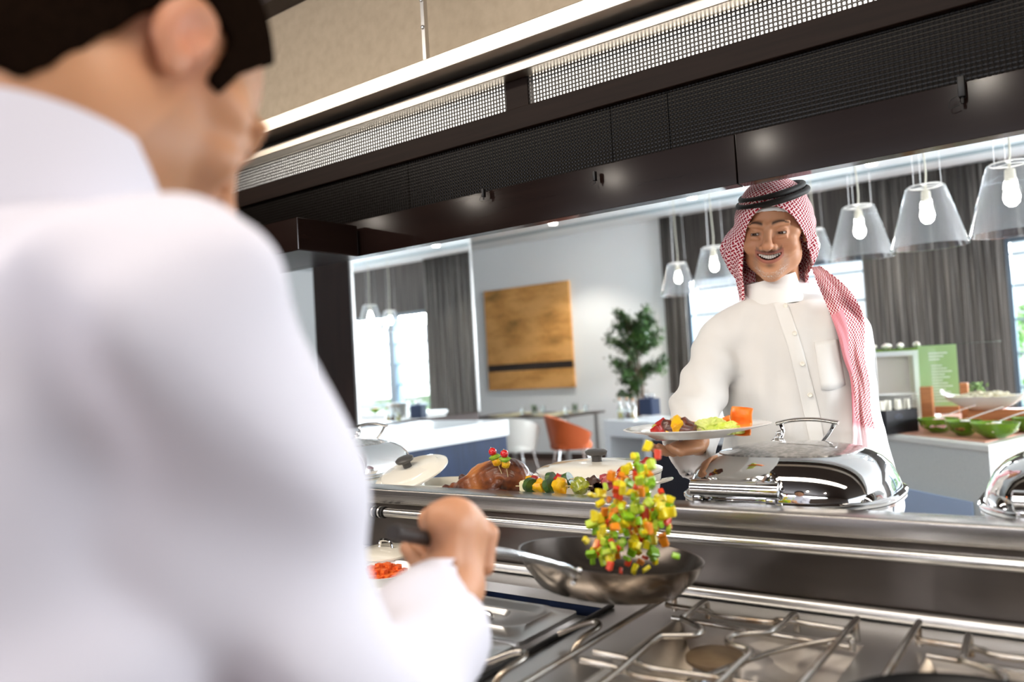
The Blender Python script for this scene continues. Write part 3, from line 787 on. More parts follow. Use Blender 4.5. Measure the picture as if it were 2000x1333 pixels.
def tub_chair(m, label, loc, rz):
    """low tub chair: one wrap-around shell that dips to the front, on slim steel legs"""
    t = thing('tub_chair', label, 'chair', loc, rz)
    b = B(); N = 40; outer = []; inner = []
    def H(a): return 0.45 + 0.36 * (0.5 + 0.5 * math.cos(a)) ** 0.6       # a = 0 at the back
    rings = [[], [], [], []]
    for i in range(N + 1):
        a = -2.35 + 4.7 * i / N
        h = H(a * 0.95); fl = 1.0
        cx, sy = math.sin(a), -math.cos(a)
        for k, (r, z) in enumerate(((0.25, 0.40), (0.325, h), (0.285, h), (0.215, 0.45))):
            rings[k].append(b.verts.new((r * cx, r * sy * 0.95, z)))
    for i in range(N):
        for k in range(4):
            A, D = rings[k], rings[(k + 1) % 4]; b.faces.new((A[i], A[i + 1], D[i + 1], D[i]))
    b.faces.new([r[0] for r in rings]); b.faces.new([r[-1] for r in rings][::-1])
    bmesh.ops.bevel(b, geom=[e for e in b.edges if e.calc_face_angle(0) > 0.9], offset=0.008, segments=2, affect='EDGES')
    obj('shell', b, m, t)
    b = B(); lathe(b, [(0, 0.40), (0.24, 0.40), (0.25, 0.44), (0.235, 0.475), (0.2, 0.49), (0, 0.495)], 32, power=2.6); obj('seat', b, m, t)
    for sx in (-1, 1):
        for sy in (-1, 1):
            b = B(); tube(b, [(sx * .17, sy * .16, 0.40), (sx * .235, sy * .225, 0.0)], 0.0125, 10); obj('leg', b, chrome, t)
    return t
orange = mat('burnt_orange_leather', 'B5562A', 0.4)
tub_chair(orange, 'burnt orange leather tub chair at the dining table', (-5.12, 8.05, 0), -0.85)
tub_chair(mat('white_leather', 'E6E8E2', 0.4), 'white tub chair with its back to the counter, left of the orange one', (-5.72, 7.72, 0), 0.2)

# white side counter with plates and caddies
e1 = Vector((0.905, -0.425, 0)); e2 = Vector((0.425, 0.905, 0)); DO = at(1178, 821, Z=0.88)
drot = math.atan2(e1.y, e1.x)
t = thing('side_counter', 'white waterfall side counter with dark doors, holding plates and a cutlery caddy', 'side counter', (DO.x, DO.y, 0), drot)
DL = 1.75
obj('counter_top', box(B(), 0, DL, 0, 0.55, 0.74, 0.88, 0.006), white_lam, t, smooth=False)
obj('side_panel', box(B(), 0.0, 0.08, 0.01, 0.54, 0, 0.74), white_lam, t, smooth=False)
obj('side_panel', box(B(), 0.55, 0.63, 0.01, 0.54, 0, 0.74), white_lam, t, smooth=False)
obj('back_panel', box(B(), 0.08, 0.55, 0.40, 0.42, 0, 0.74), mat('pale_grey_laminate', 'C8CECB', 0.4), t, smooth=False)
dk = mat('charcoal_door', '2A2C33', 0.4)
for k in range(2): 
    d_ = obj('door', box(B(), 0.632 + 0.55 * k, 0.632 + 0.55 * k + 0.545, 0.02, 0.5, 0.02, 0.74, 0.002), dk, t, smooth=False)
obj('vent_slot', box(B(), 0.36, 0.50, 0.385, 0.399, 0.60, 0.68, 0.003), dk, t, smooth=False)
def on_desk(u, v, z=0.88): return Vector((DO.x, DO.y, z)) + e1 * u + e2 * v
plate_me = None
def plate_bm(R=0.135, h=0.018):
    b = B(); lathe(b, [(0, 0.003), (R * 0.55, 0.003), (R * .58, 0.0), (R * .62, 0.0), (R * .72, h * .45), (R * .98, h * .9), (R, h), (R * .97, h + .001), (R * .72, h * .62), (R * .62, .005), (0, .005)], 40); return b
def stack(name, cat, label, group, pos, n, dz, R, tilt=0.0):
    first = None
    where = ['lowest', 'lower', 'middle', 'upper']
    for k in range(n):
        if first is None:
            first = obj(name, plate_bm(R), white_ch); o = first
        else:
            o = first.copy(); C.objects.link(o)
        o.location = pos + Vector((0, 0, dz * k)); o.rotation_euler = (0, 0, k * .7)
        pz = 'topmost' if k == n - 1 else ('lowest' if k == 0 else ('%s plate up' % ['first', 'second', 'third', 'fourth', 'fifth', 'sixth', 'seventh', 'eighth', 'ninth', 'tenth', 'eleventh', 'twelfth', 'thirteenth', 'fourteenth'][k]))
        tag(o, label + ', ' + pz, cat, group)
sp_ = at(1308, 812, Z=0.88)
stack('plate', 'plate', 'cream plate in the stack on the white side counter', 'plates stacked on the side counter', Vector((sp_.x + 0.09, sp_.y + 0.16, 0.8805)), 13, 0.0135, 0.135)
q = at(1262, 812, Z=0.88)
t = thing('cutlery_caddy', 'dark blue open cutlery box on the white side counter', 'cutlery box', (q.x, q.y + 0.08, 0.8805), drot + 0.2)
b = B(); 
for a in ((-.075, .075, -.06, -.054), (-.075, .075, .054, .06), (-.075, -.069, -.0539, .0539), (.069, .075, -.0539, .0539)): box(b, *a, 0.004, 0.15)
box(b, -.075, .075, -.06, .06, 0, 0.004); obj('box_walls', b, mat('slate_blue_leatherette', '33415F', 0.5), t, smooth=False)
def spoon_bm(L=0.2):
    b = B(); tube(b, [(0, 0, 0), (0, 0, L * .45), (0, 0, L * .7)], [0.0045, 0.003, 0.0035], 8, flat=.5)
    blob(b, (0, 0, L * .84), L * .13, .75, .25, 1.15, 12, 8); return b
sp0 = None
for k, (x, y, r1, r2) in enumerate(((-.04, 0, .35, .2), (0.0, .02, -.2, .3), (.04, -.01, .1, -.4))):
    if sp0 is None: sp0 = obj('spoon', spoon_bm(), chrome); o = sp0
    else: o = sp0.copy(); C.objects.link(o)
    o.location = Vector(t.location) + Vector((x, y, 0.006)); o.rotation_euler = (r1 * .3, r2 * .4, 0)
    tag(o, 'steel spoon standing in the dark blue cutlery box, ' + ['left', 'middle', 'right'][k], 'spoon', 'spoons in the blue box')
for k, (px, c_, h) in enumerate(((1212, 'E2C413', .16), (1226, '6B3A22', .16), (1238, 'D9B05A', .15))):
    q = at(px, 818, Z=0.88)
    t = thing('oil_cruet', ['small cruet of yellow oil, leftmost on the side counter', 'small cruet of dark vinegar between the two oils', 'small cruet of amber oil beside the blue box'][k], 'cruet', (q.x, q.y, 0.8805), group='cruets on the side counter')
    b = B(); lathe(b, [(0, 0), (0.03, 0), (0.031, 0.075), (0.022, 0.1), (0.011, 0.115), (0.011, h), (0.009, h), (0.009, 0.115), (0.02, 0.098), (0.029, 0.074), (0.028, 0.003), (0, 0.003)], 20); obj('bottle', b, clear, t)
    b = B(); lathe(b, [(0, 0.004), (0.0275, 0.004), (0.0285, 0.06), (0, 0.06)], 20); obj('oil', b, mat('cruet_oil%d' % k, c_, 0.1, coat=.5), t)
    b = B(); blob(b, (0, 0, h + .012), 0.014, 1, 1, 1.2, 12, 8); obj('stopper', b, mat('cork%d' % k, 'C9A68A', 0.6), t)
# ---------------------------------------------------------------- salad island
IA, IB, IC = at(1740, 850, Z=0.9), at(1931, 871, Z=0.9), at(2000, 854, Z=0.9)
dA = (IA - IB).normalized(); dC = (IC - IB).normalized()
P1 = IB + dA * 1.55; P2 = IB + dC * 1.0
poly = [(IB.x, IB.y), (P2.x, P2.y), (P2.x - 0.30, P2.y + 0.75), (P1.x + 0.75, P1.y + 0.9), (P1.x, P1.y)]
def inset(poly, d):
    cx = sum(p[0] for p in poly) / len(poly); cy = sum(p[1] for p in poly) / len(poly)
    return [(cx + (x - cx) * (1 - d), cy + (y - cy) * (1 - d)) for x, y in poly]
t = thing('salad_island', 'grey speckled stone salad island with a pale rim at the right', 'buffet island', (0, 0, 0))
obj('island_top', prism(B(), poly, 0.868, 0.9, 0.005), mat('pale_stone_top', 'E2E1DA', 0.3), t, smooth=False)
obj('island_body', prism(B(), inset(poly, 0.012), 0.0, 0.868), stone, t, smooth=False)
obj('display_board', prism(B(), inset(poly, 0.10), 0.9005, 0.905), mat('salmon_board', 'C99078', 0.35), t, smooth=False)
# steel panel on the island front, its blue reflection put into the colour
n_out = Vector((dA.y, -dA.x, 0)); 
if n_out.dot(Vector((0, 0, 0)) - Vector((IB.x, IB.y, 0))) < 0: n_out = -n_out
dr = math.atan2(-dA.y, -dA.x)
pz = [at(1757, 915, Y=4.5).z, 0.35]
q0 = IB + dA * 0.12
t = thing('steel_panel', 'brushed steel panel coloured with a blue reflection on the front of the salad island', 'panel', (q0.x + n_out.x * 0.006, q0.y + n_out.y * 0.006, 0.3), dr + PI)
obj('sheet', box(B(), 0, 0.95, -0.004, 0.004, 0, 0.33, 0.001), mat('steel_painted_sheen', (0.55, 0.68, 0.90), 0.35, 0.35, bump=((300, 300, 2), .05, .002)), t, smooth=False)

def isl(px, py, z=0.905): return at(px, py, Z=z)
# cutlery box
q = isl(1802, 844); q2 = isl(1748, 848)
q = q + dA * 0.035; d2 = math.atan2((q - q2).y, (q - q2).x)
t = thing('black_cutlery_box', 'black box packed with napkin-wrapped cutlery on the salad island', 'cutlery box', (q.x, q.y + 0.02, 0.9055), d2)
W_ = 0.22
b = B()
for a in ((-W_, 0, 0, .005), (-W_, 0, .115, .12), (-W_, -W_ + .005, .0051, .1149), (-.005, 0, .0051, .1149)): box(b, *a, 0.004, 0.125)
box(b, -W_, 0, 0, .12, 0, 0.004); obj('box_walls', b, mat('black_leatherette', '17161C', 0.45), t, smooth=False)
b = B(); torus(b, (-W_ + .085, -0.0015, 0.09), 0.02, 0.0012, 30, 6, sx=1.3, sy=0.55, rot=Matrix.Rotation(PI / 2, 3, 'X')); tube(b, [(-W_ + .068, -.0015, .088), (-W_ + .085, -.0015, .092), (-W_ + .102, -.0015, .089)], .0012, 6)
obj('oval_emblem', b, mat('grey_print', '6C7084', 0.5), t)
nap = mat('cream_napkin', 'E6E0D0', 0.8)
ro0 = None
for k in range(9):
    b = B(); 
    if ro0 is None:
        box(b, -0.009, 0.009, -0.006, 0.006, 0, 0.17, 0.004); ro0 = obj('cutlery_roll', b, nap); o = ro0
    else: o = ro0.copy(); C.objects.link(o)
    R_ = Matrix.Rotation(d2, 3, 'Z'); l = R_ @ Vector((-0.012 - 0.0235 * k, 0.04 + 0.03 * (k % 2), 0.006))
    o.location = Vector(t.location) + l; o.rotation_euler = (0.12 * math.sin(k * 2.1), -0.04 + 0.10 * math.sin(k * 1.7) ** 2, d2)
    if k < 1: o.rotation_euler[1] = -0.05
    tag(o, 'cream napkin roll of cutlery in the black box, %s from the right' % ['first', 'second', 'third', 'fourth', 'fifth', 'sixth', 'seventh', 'eighth', 'ninth'][k], 'cutlery roll', 'cutlery rolls')
# plates behind the box
stack('plate', 'plate', 'large cream plate in the stack behind the black cutlery box', 'plates stacked on the island', Vector((at(1748, 800, Y=4.98).x, 4.98, 0.9055)), 12, 0.016, 0.135)
# box stand with tray on top
SY = 5.25
s0, s1 = at(1690, 690, Y=SY), at(1812, 684, Y=SY)
t = thing('display_stand', 'white framed display box with a pale panel behind the plates', 'display stand', (s0.x, SY, 0.9055))
hh = s0.z - 0.9055; wS = s1.x - s0.x
b = B(); box(b, wS - .085, wS, 0, .3, 0, hh, .004); box(b, 0, .04, 0, .3, 0, hh, .004); box(b, .0401, wS - .0851, 0, .3, hh - .03, hh, .003); obj('frame', b, white_lam, t, smooth=False)
obj('back_panel', box(B(), .04, wS - .085, .03, .05, 0, hh - .03), mat('pale_linen_panel', 'D6CFC6', .6), t, smooth=False)
obj('inner_strip', box(B(), wS - .11, wS - .0855, .005, .028, 0.0, hh - .031), mat('taupe_edge', 'B4ADA0', .5), t, smooth=False)
q = Vector((s0.x + wS * .35, SY + .15, 0.9055 + hh + .001))
green_gl = mat('green_glass', (0.22, 0.42, 0.03), 0.08, trans=0.55, ior=1.3, coat=0.4)
o = obj('green_tray', prism(B(), [(-.3, -.14), (.22, -.14), (.22, .14), (-.3, .14)], 0, .014, .004), green_gl); o.location = q; tag(o, 'flat green glass tray on top of the white display box', 'tray')
sand = mat('rice_paper_roll', 'E9E4D4', .5, noise_=((40, 40, 40), 'D9A9A0', .5, .7))
for k in range(5):
    b = B(); blob(b, (0, 0, .018), .018, 2.2, 1, 1, jit=.1); o = obj('rice_roll', b, sand); o.location = q + Vector((-.2 + .085 * k, .02 * (-1) ** k, .0145)); o.rotation_euler = (0, 0, k * .5)
    tag(o, 'pale rice roll on the green tray, %s from the left' % ['first', 'second', 'third', 'fourth', 'fifth'][k], 'rice roll', 'rice rolls')
# glass shelf
g0, g1 = at(1700, 674, Y=4.76), at(1950, 668, Y=4.76)
t = thing('glass_shelf', 'thin clear glass sneeze shelf above the salad bowls', 'shelf', (g0.x, 4.76, g1.z))
obj('shelf_pane', box(B(), 0, g1.x - g0.x, -.02, .16, 0, .006), glass('shelf_glass', (.85, .93, .9), .07, .1, .6), t, smooth=False)
for xx in (.02,):
    b = B(); tube(b, [(xx, -.012, -.001), (xx, -.012, 0.9055 - g1.z)], .005, 8); obj('shelf_post', b, steel_s, t)
# wooden sign stand with green menu panel
wood_o = mat('orange_wood', 'A9683A', .4, noise_=((8, 8, 60), 'C4804C', .3, .7))
MY = 5.02
def sgn(px, py): return at(px, py, Y=MY)
a0, a1 = sgn(1800, 812), sgn(1888, 806)
t = thing('menu_stand', 'wooden stand holding a clear green menu panel on the salad island', 'menu stand', (a0.x, MY, 0.9055))
wM = a1.x - a0.x; hp = sgn(1810, 756).z - .9055
obj('post', box(B(), 0, .06, 0, .06, 0.0, hp, .003), wood_o, t, smooth=False)
obj('post', box(B(), wM - .04, wM, .12, .18, 0.0, hp + .01, .003), wood_o, t, smooth=False)
obj('base', box(B(), .0601, wM - .0401, .02, .16, 0.0, .03, .003), wood_o, t, smooth=False)
obj('crossbar', box(B(), .061, wM - .041, .05, .10, .07, .11, .003), wood_o, t, smooth=False)
hm = sgn(1835, 672).z - .9055 - .112
b = B(); box(b, -.015, wM - .042, .112, .116, 0, hm); pnl = obj('menu_panel', b, None, t, smooth=False)
gm = mat('clear_green_acrylic', (0.46, 0.66, 0.30), .06, alpha=.78, coat=.5); pnl.data.materials.append(gm)
pnl.location = (0, 0, .112); pnl.rotation_euler = (-0.05, 0, 0)
wtxt = mat('white_print', 'F4F8F0', .6)
b = B(); x0, x1_ = .02, wM - .09
for k in range(3): box(b, x0 + .02, x1_ - .02 * k, .1106, .1118, hm * (.86 - .05 * k), hm * (.86 - .05 * k) + .006)
for k in range(13): box(b, x0 + .03, x0 + .085 + .012 * ((k * 7) % 5), .1106, .1118, hm * .66 - .017 * k, hm * .66 - .017 * k + .0045)
pt = obj('menu_lines', b, wtxt, pnl, smooth=False)
# wooden risers
q = at(1872, 806, Y=4.74)
t = thing('wooden_riser', 'low stepped orange wood riser under the white boat bowls', 'riser', (q.x, 4.74, .9055), .0)
obj('step', box(B(), 0, .36, 0, .22, 0, .055, .003), wood_o, t, smooth=False); obj('step', box(B(), .03, .36, .1, .22, .0555, .105, .003), wood_o, t, smooth=False)
# white boat bowls
def boat(label, loc, rz, s=1.0):
    t = thing('boat_bowl', label, 'serving bowl', loc, rz, group='white boat bowls')
    b = B(); N = 48; rings = []
    for r, z in ((0.0, 0.0), (0.35, 0.0), (0.62, 0.3), (0.85, 0.65), (1.0, 1.0), (0.975, 1.0), (0.82, 0.68), (0.6, 0.36), (0.33, 0.08), (0, 0.07)):
        ring = []
        for i in range(N if r > 0 else 1):
            a = 2 * PI * i / N; ca, sa = math.cos(a), math.sin(a); k = (abs(ca) ** 3 + abs(sa) ** 3) ** (-1 / 3.)
            lift = 0.035 * (abs(ca) ** 6) * r ** 2 - 0.01 * r
            ring.append(b.verts.new((0.21 * s * r * ca * k * (1.02), 0.12 * s * r * sa * k, s * (0.085 * z + lift * (z + .2)))))
        rings.append(ring)
    for A, D in zip(rings, rings[1:]):
        if len(A) == 1: [b.faces.new((A[0], D[i], D[(i + 1) % N])) for i in range(N)]
        elif len(D) == 1: [b.faces.new((A[i], A[(i + 1) % N], D[0])) for i in range(N)]
        else: [b.faces.new((A[i], A[(i + 1) % N], D[(i + 1) % N], D[i])) for i in range(N)]
    obj('bowl', b, white_ch, t)
    return t
salad_w = mat('pale_salad', 'E7DFC8', .5, noise_=((55, 55, 55), 'C7B98E', .4, .65))
salad_g = mat('green_herb', '5A7A3A', .6, noise_=((70, 70, 70), '8FA86A', .4, .6))
def heap(parent, m, R, h, z, n, s, name='salad', sx=1.0, seed=1):
    rr = random.Random(seed); b = B()
    for _ in range(n):
        a = rr.uniform(0, 2 * PI); r = R * math.sqrt(rr.random())
        blob(b, (r * math.cos(a) * sx, r * math.sin(a), z + h * (1 - (r / R) ** 2) * rr.uniform(.5, 1)), s * rr.uniform(.6, 1.2), 1.2, 1, .7, 8, 6, jit=.5)
    o = obj(name, b, m, parent); o['kind'] = 'stuff'; return o
q = at(1927, 800, Y=4.86)
bb = boat('white boat-shaped bowl of pale salad with a herb sprig, raised on the wooden riser', (q.x, 4.86, 1.0115), -.1, .98)
heap(bb, salad_w, .085, .035, .06, 60, .018, sx=1.6, seed=2)
b = B(); rr_ = random.Random(5)
for _ in range(40): blob(b, (-.03 + rr_.gauss(0, .018), rr_.gauss(0, .018), .115 + rr_.gauss(0, .01)), .009, 1.4, .6, .6, 8, 6, jit=.6, rot=Quaternion((rr_.random(), rr_.random(), rr_.random()), rr_.uniform(0, 6)))
o = obj('herb_garnish', b, salad_g, bb); o['kind'] = 'stuff'
q = at(2085, 812, Y=4.86)
b2 = boat('white boat-shaped bowl cut by the right edge, beside the green bowls', (q.x, 4.86, .9056), .5, .8)
heap(b2, salad_w, .08, .04, .06, 40, .018, sx=1.5, seed=3)
# green bowls
fills = [('pink_onion', 'D99A9A', 'E7C7BE'), ('amber_pickle', '9A6A2A', '5A3416'), ('white_bean', 'DCD2B0', 'A3973F'), ('olive_mix', '6A7A2A', '3C4A18'), ('corn_mix', 'D9C38A', 'B98A4A')]
GB = [((1834, 845), .100, 'pale pink onion'), ((1884, 851), .085, 'dark amber pickle'), ((1945, 856), .108, 'white beans'), ((2016, 845), .09, 'olives'), ((1925, 832), .075, 'sweetcorn')]
for k, ((px, py), R, what) in enumerate(GB):
    q = isl(px, py, .9056)
    t = thing('green_glass_bowl', 'green glass bowl of %s on the salad island' % what, 'bowl', (q.x, q.y, .9056), group='green glass bowls')
    b = B(); lathe(b, bowl_prof(R, .075, .004, .35), 40); obj('bowl', b, green_gl, t)
    heap(t, mat(fills[k][0], fills[k][1], .4, noise_=((60, 60, 60), fills[k][2], .4, .6)), R * .78, .03, .038, 60, .014, 'salad', seed=10 + k)
    if k == 3: continue
    tt = thing('serving_spoon', 'pale spoon resting in the bowl of %s' % what, 'spoon', (q.x + .02, q.y + .02, .965), group='salad spoons')
    b = B(); tube(b, smooth_path([(0, 0, .02), (.06, .02, .045), (.15, .05, .075)], 5), [.004] * 10 + [.0055], 8, flat=.6); obj('handle', b, white_ch, tt)
    b = B(); blob(b, (-.015, -.005, .012), .018, 1.3, .9, .35); obj('spoon_bowl', b, white_ch, tt)
# dishes on a far buffet, mostly seen in the mirror
t = thing('far_buffet', 'low white buffet hidden behind the guest, seen in the mirror', 'buffet', (-1.9, 7.9, 0))
obj('buffet_top', box(B(), -.55, .55, -.3, .3, .84, .88, .004), white_lam, t, smooth=False); obj('buffet_body', box(B(), -.53, .53, -.28, .28, 0, .84), white_lam, t, smooth=False)
cols = ['D8532A', 'E0B020', '8A9A30', 'B0402A', 'E8E0C8', '507A2A', 'D87A2A']
for k in range(7):
    t = thing('buffet_bowl', 'clear bowl of food on the far buffet, %s' % ['nearest the left end', 'second along', 'third along', 'middle one', 'fifth along', 'sixth along', 'at the right end'][k], 'bowl', (-2.36 + .15 * k, 7.8 + .1 * (k % 2), .8805), group='buffet bowls')
    b = B(); lathe(b, bowl_prof(.075, .06, .003, .4), 24); obj('bowl', b, clear if k % 2 else green_gl, t)
    heap(t, mat('buffet_food%d' % k, cols[k], .5), .05, .04, .035, 22, .014, 'food', seed=30 + k)
# ---------------------------------------------------------------- implicit-surface modelling (numpy)
class G:
    """sampling grid; fields are numpy arrays over it"""
    def __init__(s, lo, hi, h):
        s.lo = np.array(lo, float); s.h = h
        n = np.ceil((np.array(hi, float) - s.lo) / h).astype(int) + 1
        ax = [np.arange(k, dtype=np.float32) * h + l for k, l in zip(n, s.lo)]
        s.x = ax[0][:, None, None]; s.y = ax[1][None, :, None]; s.z = ax[2][None, None, :]
        s.n = n
    def local(s, M):
        """coordinates in another frame: M is world->local 4x4"""
        m = np.array(M, dtype=np.float32); q = G.__new__(G); q.lo, q.h, q.n = s.lo, s.h, s.n
        q.x, q.y, q.z = [m[i, 0] * s.x + m[i, 1] * s.y + m[i, 2] * s.z + m[i, 3] for i in range(3)]
        return q
def sph(g, c, r): return np.sqrt((g.x - c[0]) ** 2 + (g.y - c[1]) ** 2 + (g.z - c[2]) ** 2) - r
def ell(g, c, r):
    X, Y, Z = (g.x - c[0]), (g.y - c[1]), (g.z - c[2])
    k0 = np.sqrt((X / r[0]) ** 2 + (Y / r[1]) ** 2 + (Z / r[2]) ** 2)
    k1 = np.sqrt((X / r[0] ** 2) ** 2 + (Y / r[1] ** 2) ** 2 + (Z / r[2] ** 2) ** 2) + 1e-6
    return k0 * (k0 - 1) / k1
def cap(g, a, b, ra, rb=None):
    rb = ra if rb is None else rb
    a = np.array(a, dtype=np.float32); b = np.array(b, dtype=np.float32); d = b - a; L = float(d @ d) + 1e-9
    t = np.clip(((g.x - a[0]) * d[0] + (g.y - a[1]) * d[1] + (g.z - a[2]) * d[2]) / L, 0, 1)
    return np.sqrt((g.x - a[0] - d[0] * t) ** 2 + (g.y - a[1] - d[1] * t) ** 2 + (g.z - a[2] - d[2] * t) ** 2) - (ra + (rb - ra) * t)
def su(a, b, k):
    h = np.clip(0.5 + 0.5 * (b - a) / k, 0, 1); return b + (a - b) * h - k * h * (1 - h)
def ss(a, b, k):
    """a minus b, soft"""
    return -su(-a, b, k)
def si(a, b, k): return -su(-a, -b, k)
def nets(F, lo, h, iso=0.0):
    S = F < iso; nx, ny, nz = F.shape
    c = S[:-1, :-1, :-1].astype(np.int8)
    acc = np.zeros((nx - 1, ny - 1, nz - 1), np.int8)
    for i in (0, 1):
        for j in (0, 1):
            for k in (0, 1): acc += S[i:nx - 1 + i, j:ny - 1 + j, k:nz - 1 + k]
    act = (acc > 0) & (acc < 8)
    idx = -np.ones(act.shape, np.int64); I, J, K = np.nonzero(act); idx[I, J, K] = np.arange(len(I))
    pos = np.zeros((len(I), 3)); cnt = np.zeros(len(I))
    corners = [(0, 0, 0), (1, 0, 0), (0, 1, 0), (0, 0, 1), (1, 1, 0), (1, 0, 1), (0, 1, 1), (1, 1, 1)]
    edges = [(a, b) for a in corners for b in corners if a < b and sum(abs(p - q) for p, q in zip(a, b)) == 1]
    for a, b in edges:
        fa = F[I + a[0], J + a[1], K + a[2]]; fb = F[I + b[0], J + b[1], K + b[2]]
        m = (fa < iso) != (fb < iso); t = np.where(m, (iso - fa) / np.where(m, fb - fa, 1), 0)
        for ax in range(3): pos[:, ax] += np.where(m, a[ax] + t * (b[ax] - a[ax]), 0)
        cnt += m
    pos /= cnt[:, None]
    V = (pos + np.stack([I, J, K], 1)) * h + np.array(lo)
    Q = []
    def quads(A, Bm, c0, c1, c2, c3):
        flip = A[:, None]
        q = np.stack([c0, c1, c2, c3], 1); q = np.where(flip, q, q[:, ::-1]); ok = (q >= 0).all(1); Q.append(q[ok])
    # x edges
    m = S[:-1] != S[1:]; i, j, k = np.nonzero(m[:, 1:-1, 1:-1]); j += 1; k += 1
    quads(S[i, j, k], None, idx[i, j - 1, k - 1], idx[i, j, k - 1], idx[i, j, k], idx[i, j - 1, k])
    m = S[:, :-1] != S[:, 1:]; i, j, k = np.nonzero(m[1:-1, :, 1:-1]); i += 1; k += 1
    quads(S[i, j, k], None, idx[i - 1, j, k - 1], idx[i - 1, j, k], idx[i, j, k], idx[i, j, k - 1])
    m = S[:, :, :-1] != S[:, :, 1:]; i, j, k = np.nonzero(m[1:-1, 1:-1, :]); i += 1; j += 1
    quads(S[i, j, k], None, idx[i - 1, j - 1, k], idx[i, j - 1, k], idx[i, j, k], idx[i - 1, j, k])
    return V, np.concatenate(Q)
def relax(V, Q, it=2, lam=0.5):
    for _ in range(it):
        A = np.zeros_like(V); n = np.zeros(len(V))
        for a, b in ((0, 1), (1, 2), (2, 3), (3, 0)):
            for p, q in ((a, b), (b, a)):
                np.add.at(A, Q[:, p], V[Q[:, q]]); np.add.at(n, Q[:, p], 1)
        n[n == 0] = 1
        V = V + lam * (A / n[:, None] - V)
    return V
def sdf_obj(name, F, g, m, parent=None, it=2, keep=None, origin=None, color=None, uv=None):
    """surface of field F as one mesh. keep(V)->mask drops faces; color(V)->rgb; uv(V)->uv"""
    F = np.broadcast_to(F, tuple(g.n)) if F.shape != tuple(g.n) else F
    V, Q = nets(F, g.lo, g.h); V = relax(V, Q, it)
    if keep is not None:
        kp = keep(V)[Q].all(1); Q = Q[kp]; used = np.unique(Q); rm = -np.ones(len(V), int); rm[used] = np.arange(len(used)); V = V[used]; Q = rm[Q]
    W = V - np.array(origin) if origin is not None else V
    me = bpy.data.meshes.new(name)
    me.vertices.add(len(W)); me.vertices.foreach_set('co', W.astype(np.float32).ravel())
    me.loops.add(Q.size); me.loops.foreach_set('vertex_index', Q.astype(np.int32).ravel())
    me.polygons.add(len(Q)); me.polygons.foreach_set('loop_start', np.arange(0, Q.size, 4, dtype=np.int32))
    me.update(calc_edges=True); me.validate()
    if color is not None:
        c = np.ones((len(V), 4), np.float32); c[:, :3] = color(V)
        at_ = me.color_attributes.new('skin', 'FLOAT_COLOR', 'POINT'); at_.data.foreach_set('color', c.ravel())
    if uv is not None:
        U = uv(V); L = me.uv_layers.new(name='UVMap'); vi = np.zeros(len(me.loops), np.int32); me.loops.foreach_get('vertex_index', vi)
        L.data.foreach_set('uv', U[vi].astype(np.float32).ravel())
    for q in (m if isinstance(m, (list, tuple)) else [m]): me.materials.append(q)
    me.polygons.foreach_set('use_smooth', [True] * len(me.polygons))
    o = bpy.data.objects.new(name, me); C.objects.link(o)
    if parent is not None: o.parent = parent
    return o
def vcol_mat(name, rough=0.45, sss=0.0, bump=None, spec=0.5, coat=0.0):
    m = mat(name, (1, 1, 1), rough, sss=sss, bump=bump, spec=spec, coat=coat); t = m.node_tree
    a = t.nodes.new('ShaderNodeAttribute'); a.attribute_name = 'skin'; t.links.new(a.outputs['Color'], t.nodes['Principled BSDF'].inputs['Base Color']); return m
def sstep(e0, e1, x): t = np.clip((x - e0) / (e1 - e0), 0, 1); return t * t * (3 - 2 * t)
def vnoise(V, f, seed=0):
    """cheap smooth pseudo-noise over points"""
    r = np.random.RandomState(seed); out = np.zeros(len(V))
    for k in range(6):
        d = r.normal(size=3); d /= np.linalg.norm(d); out += np.sin(V @ d * f * (0.6 + 0.35 * k) + r.uniform(0, 6.28))
    return out / 3.0

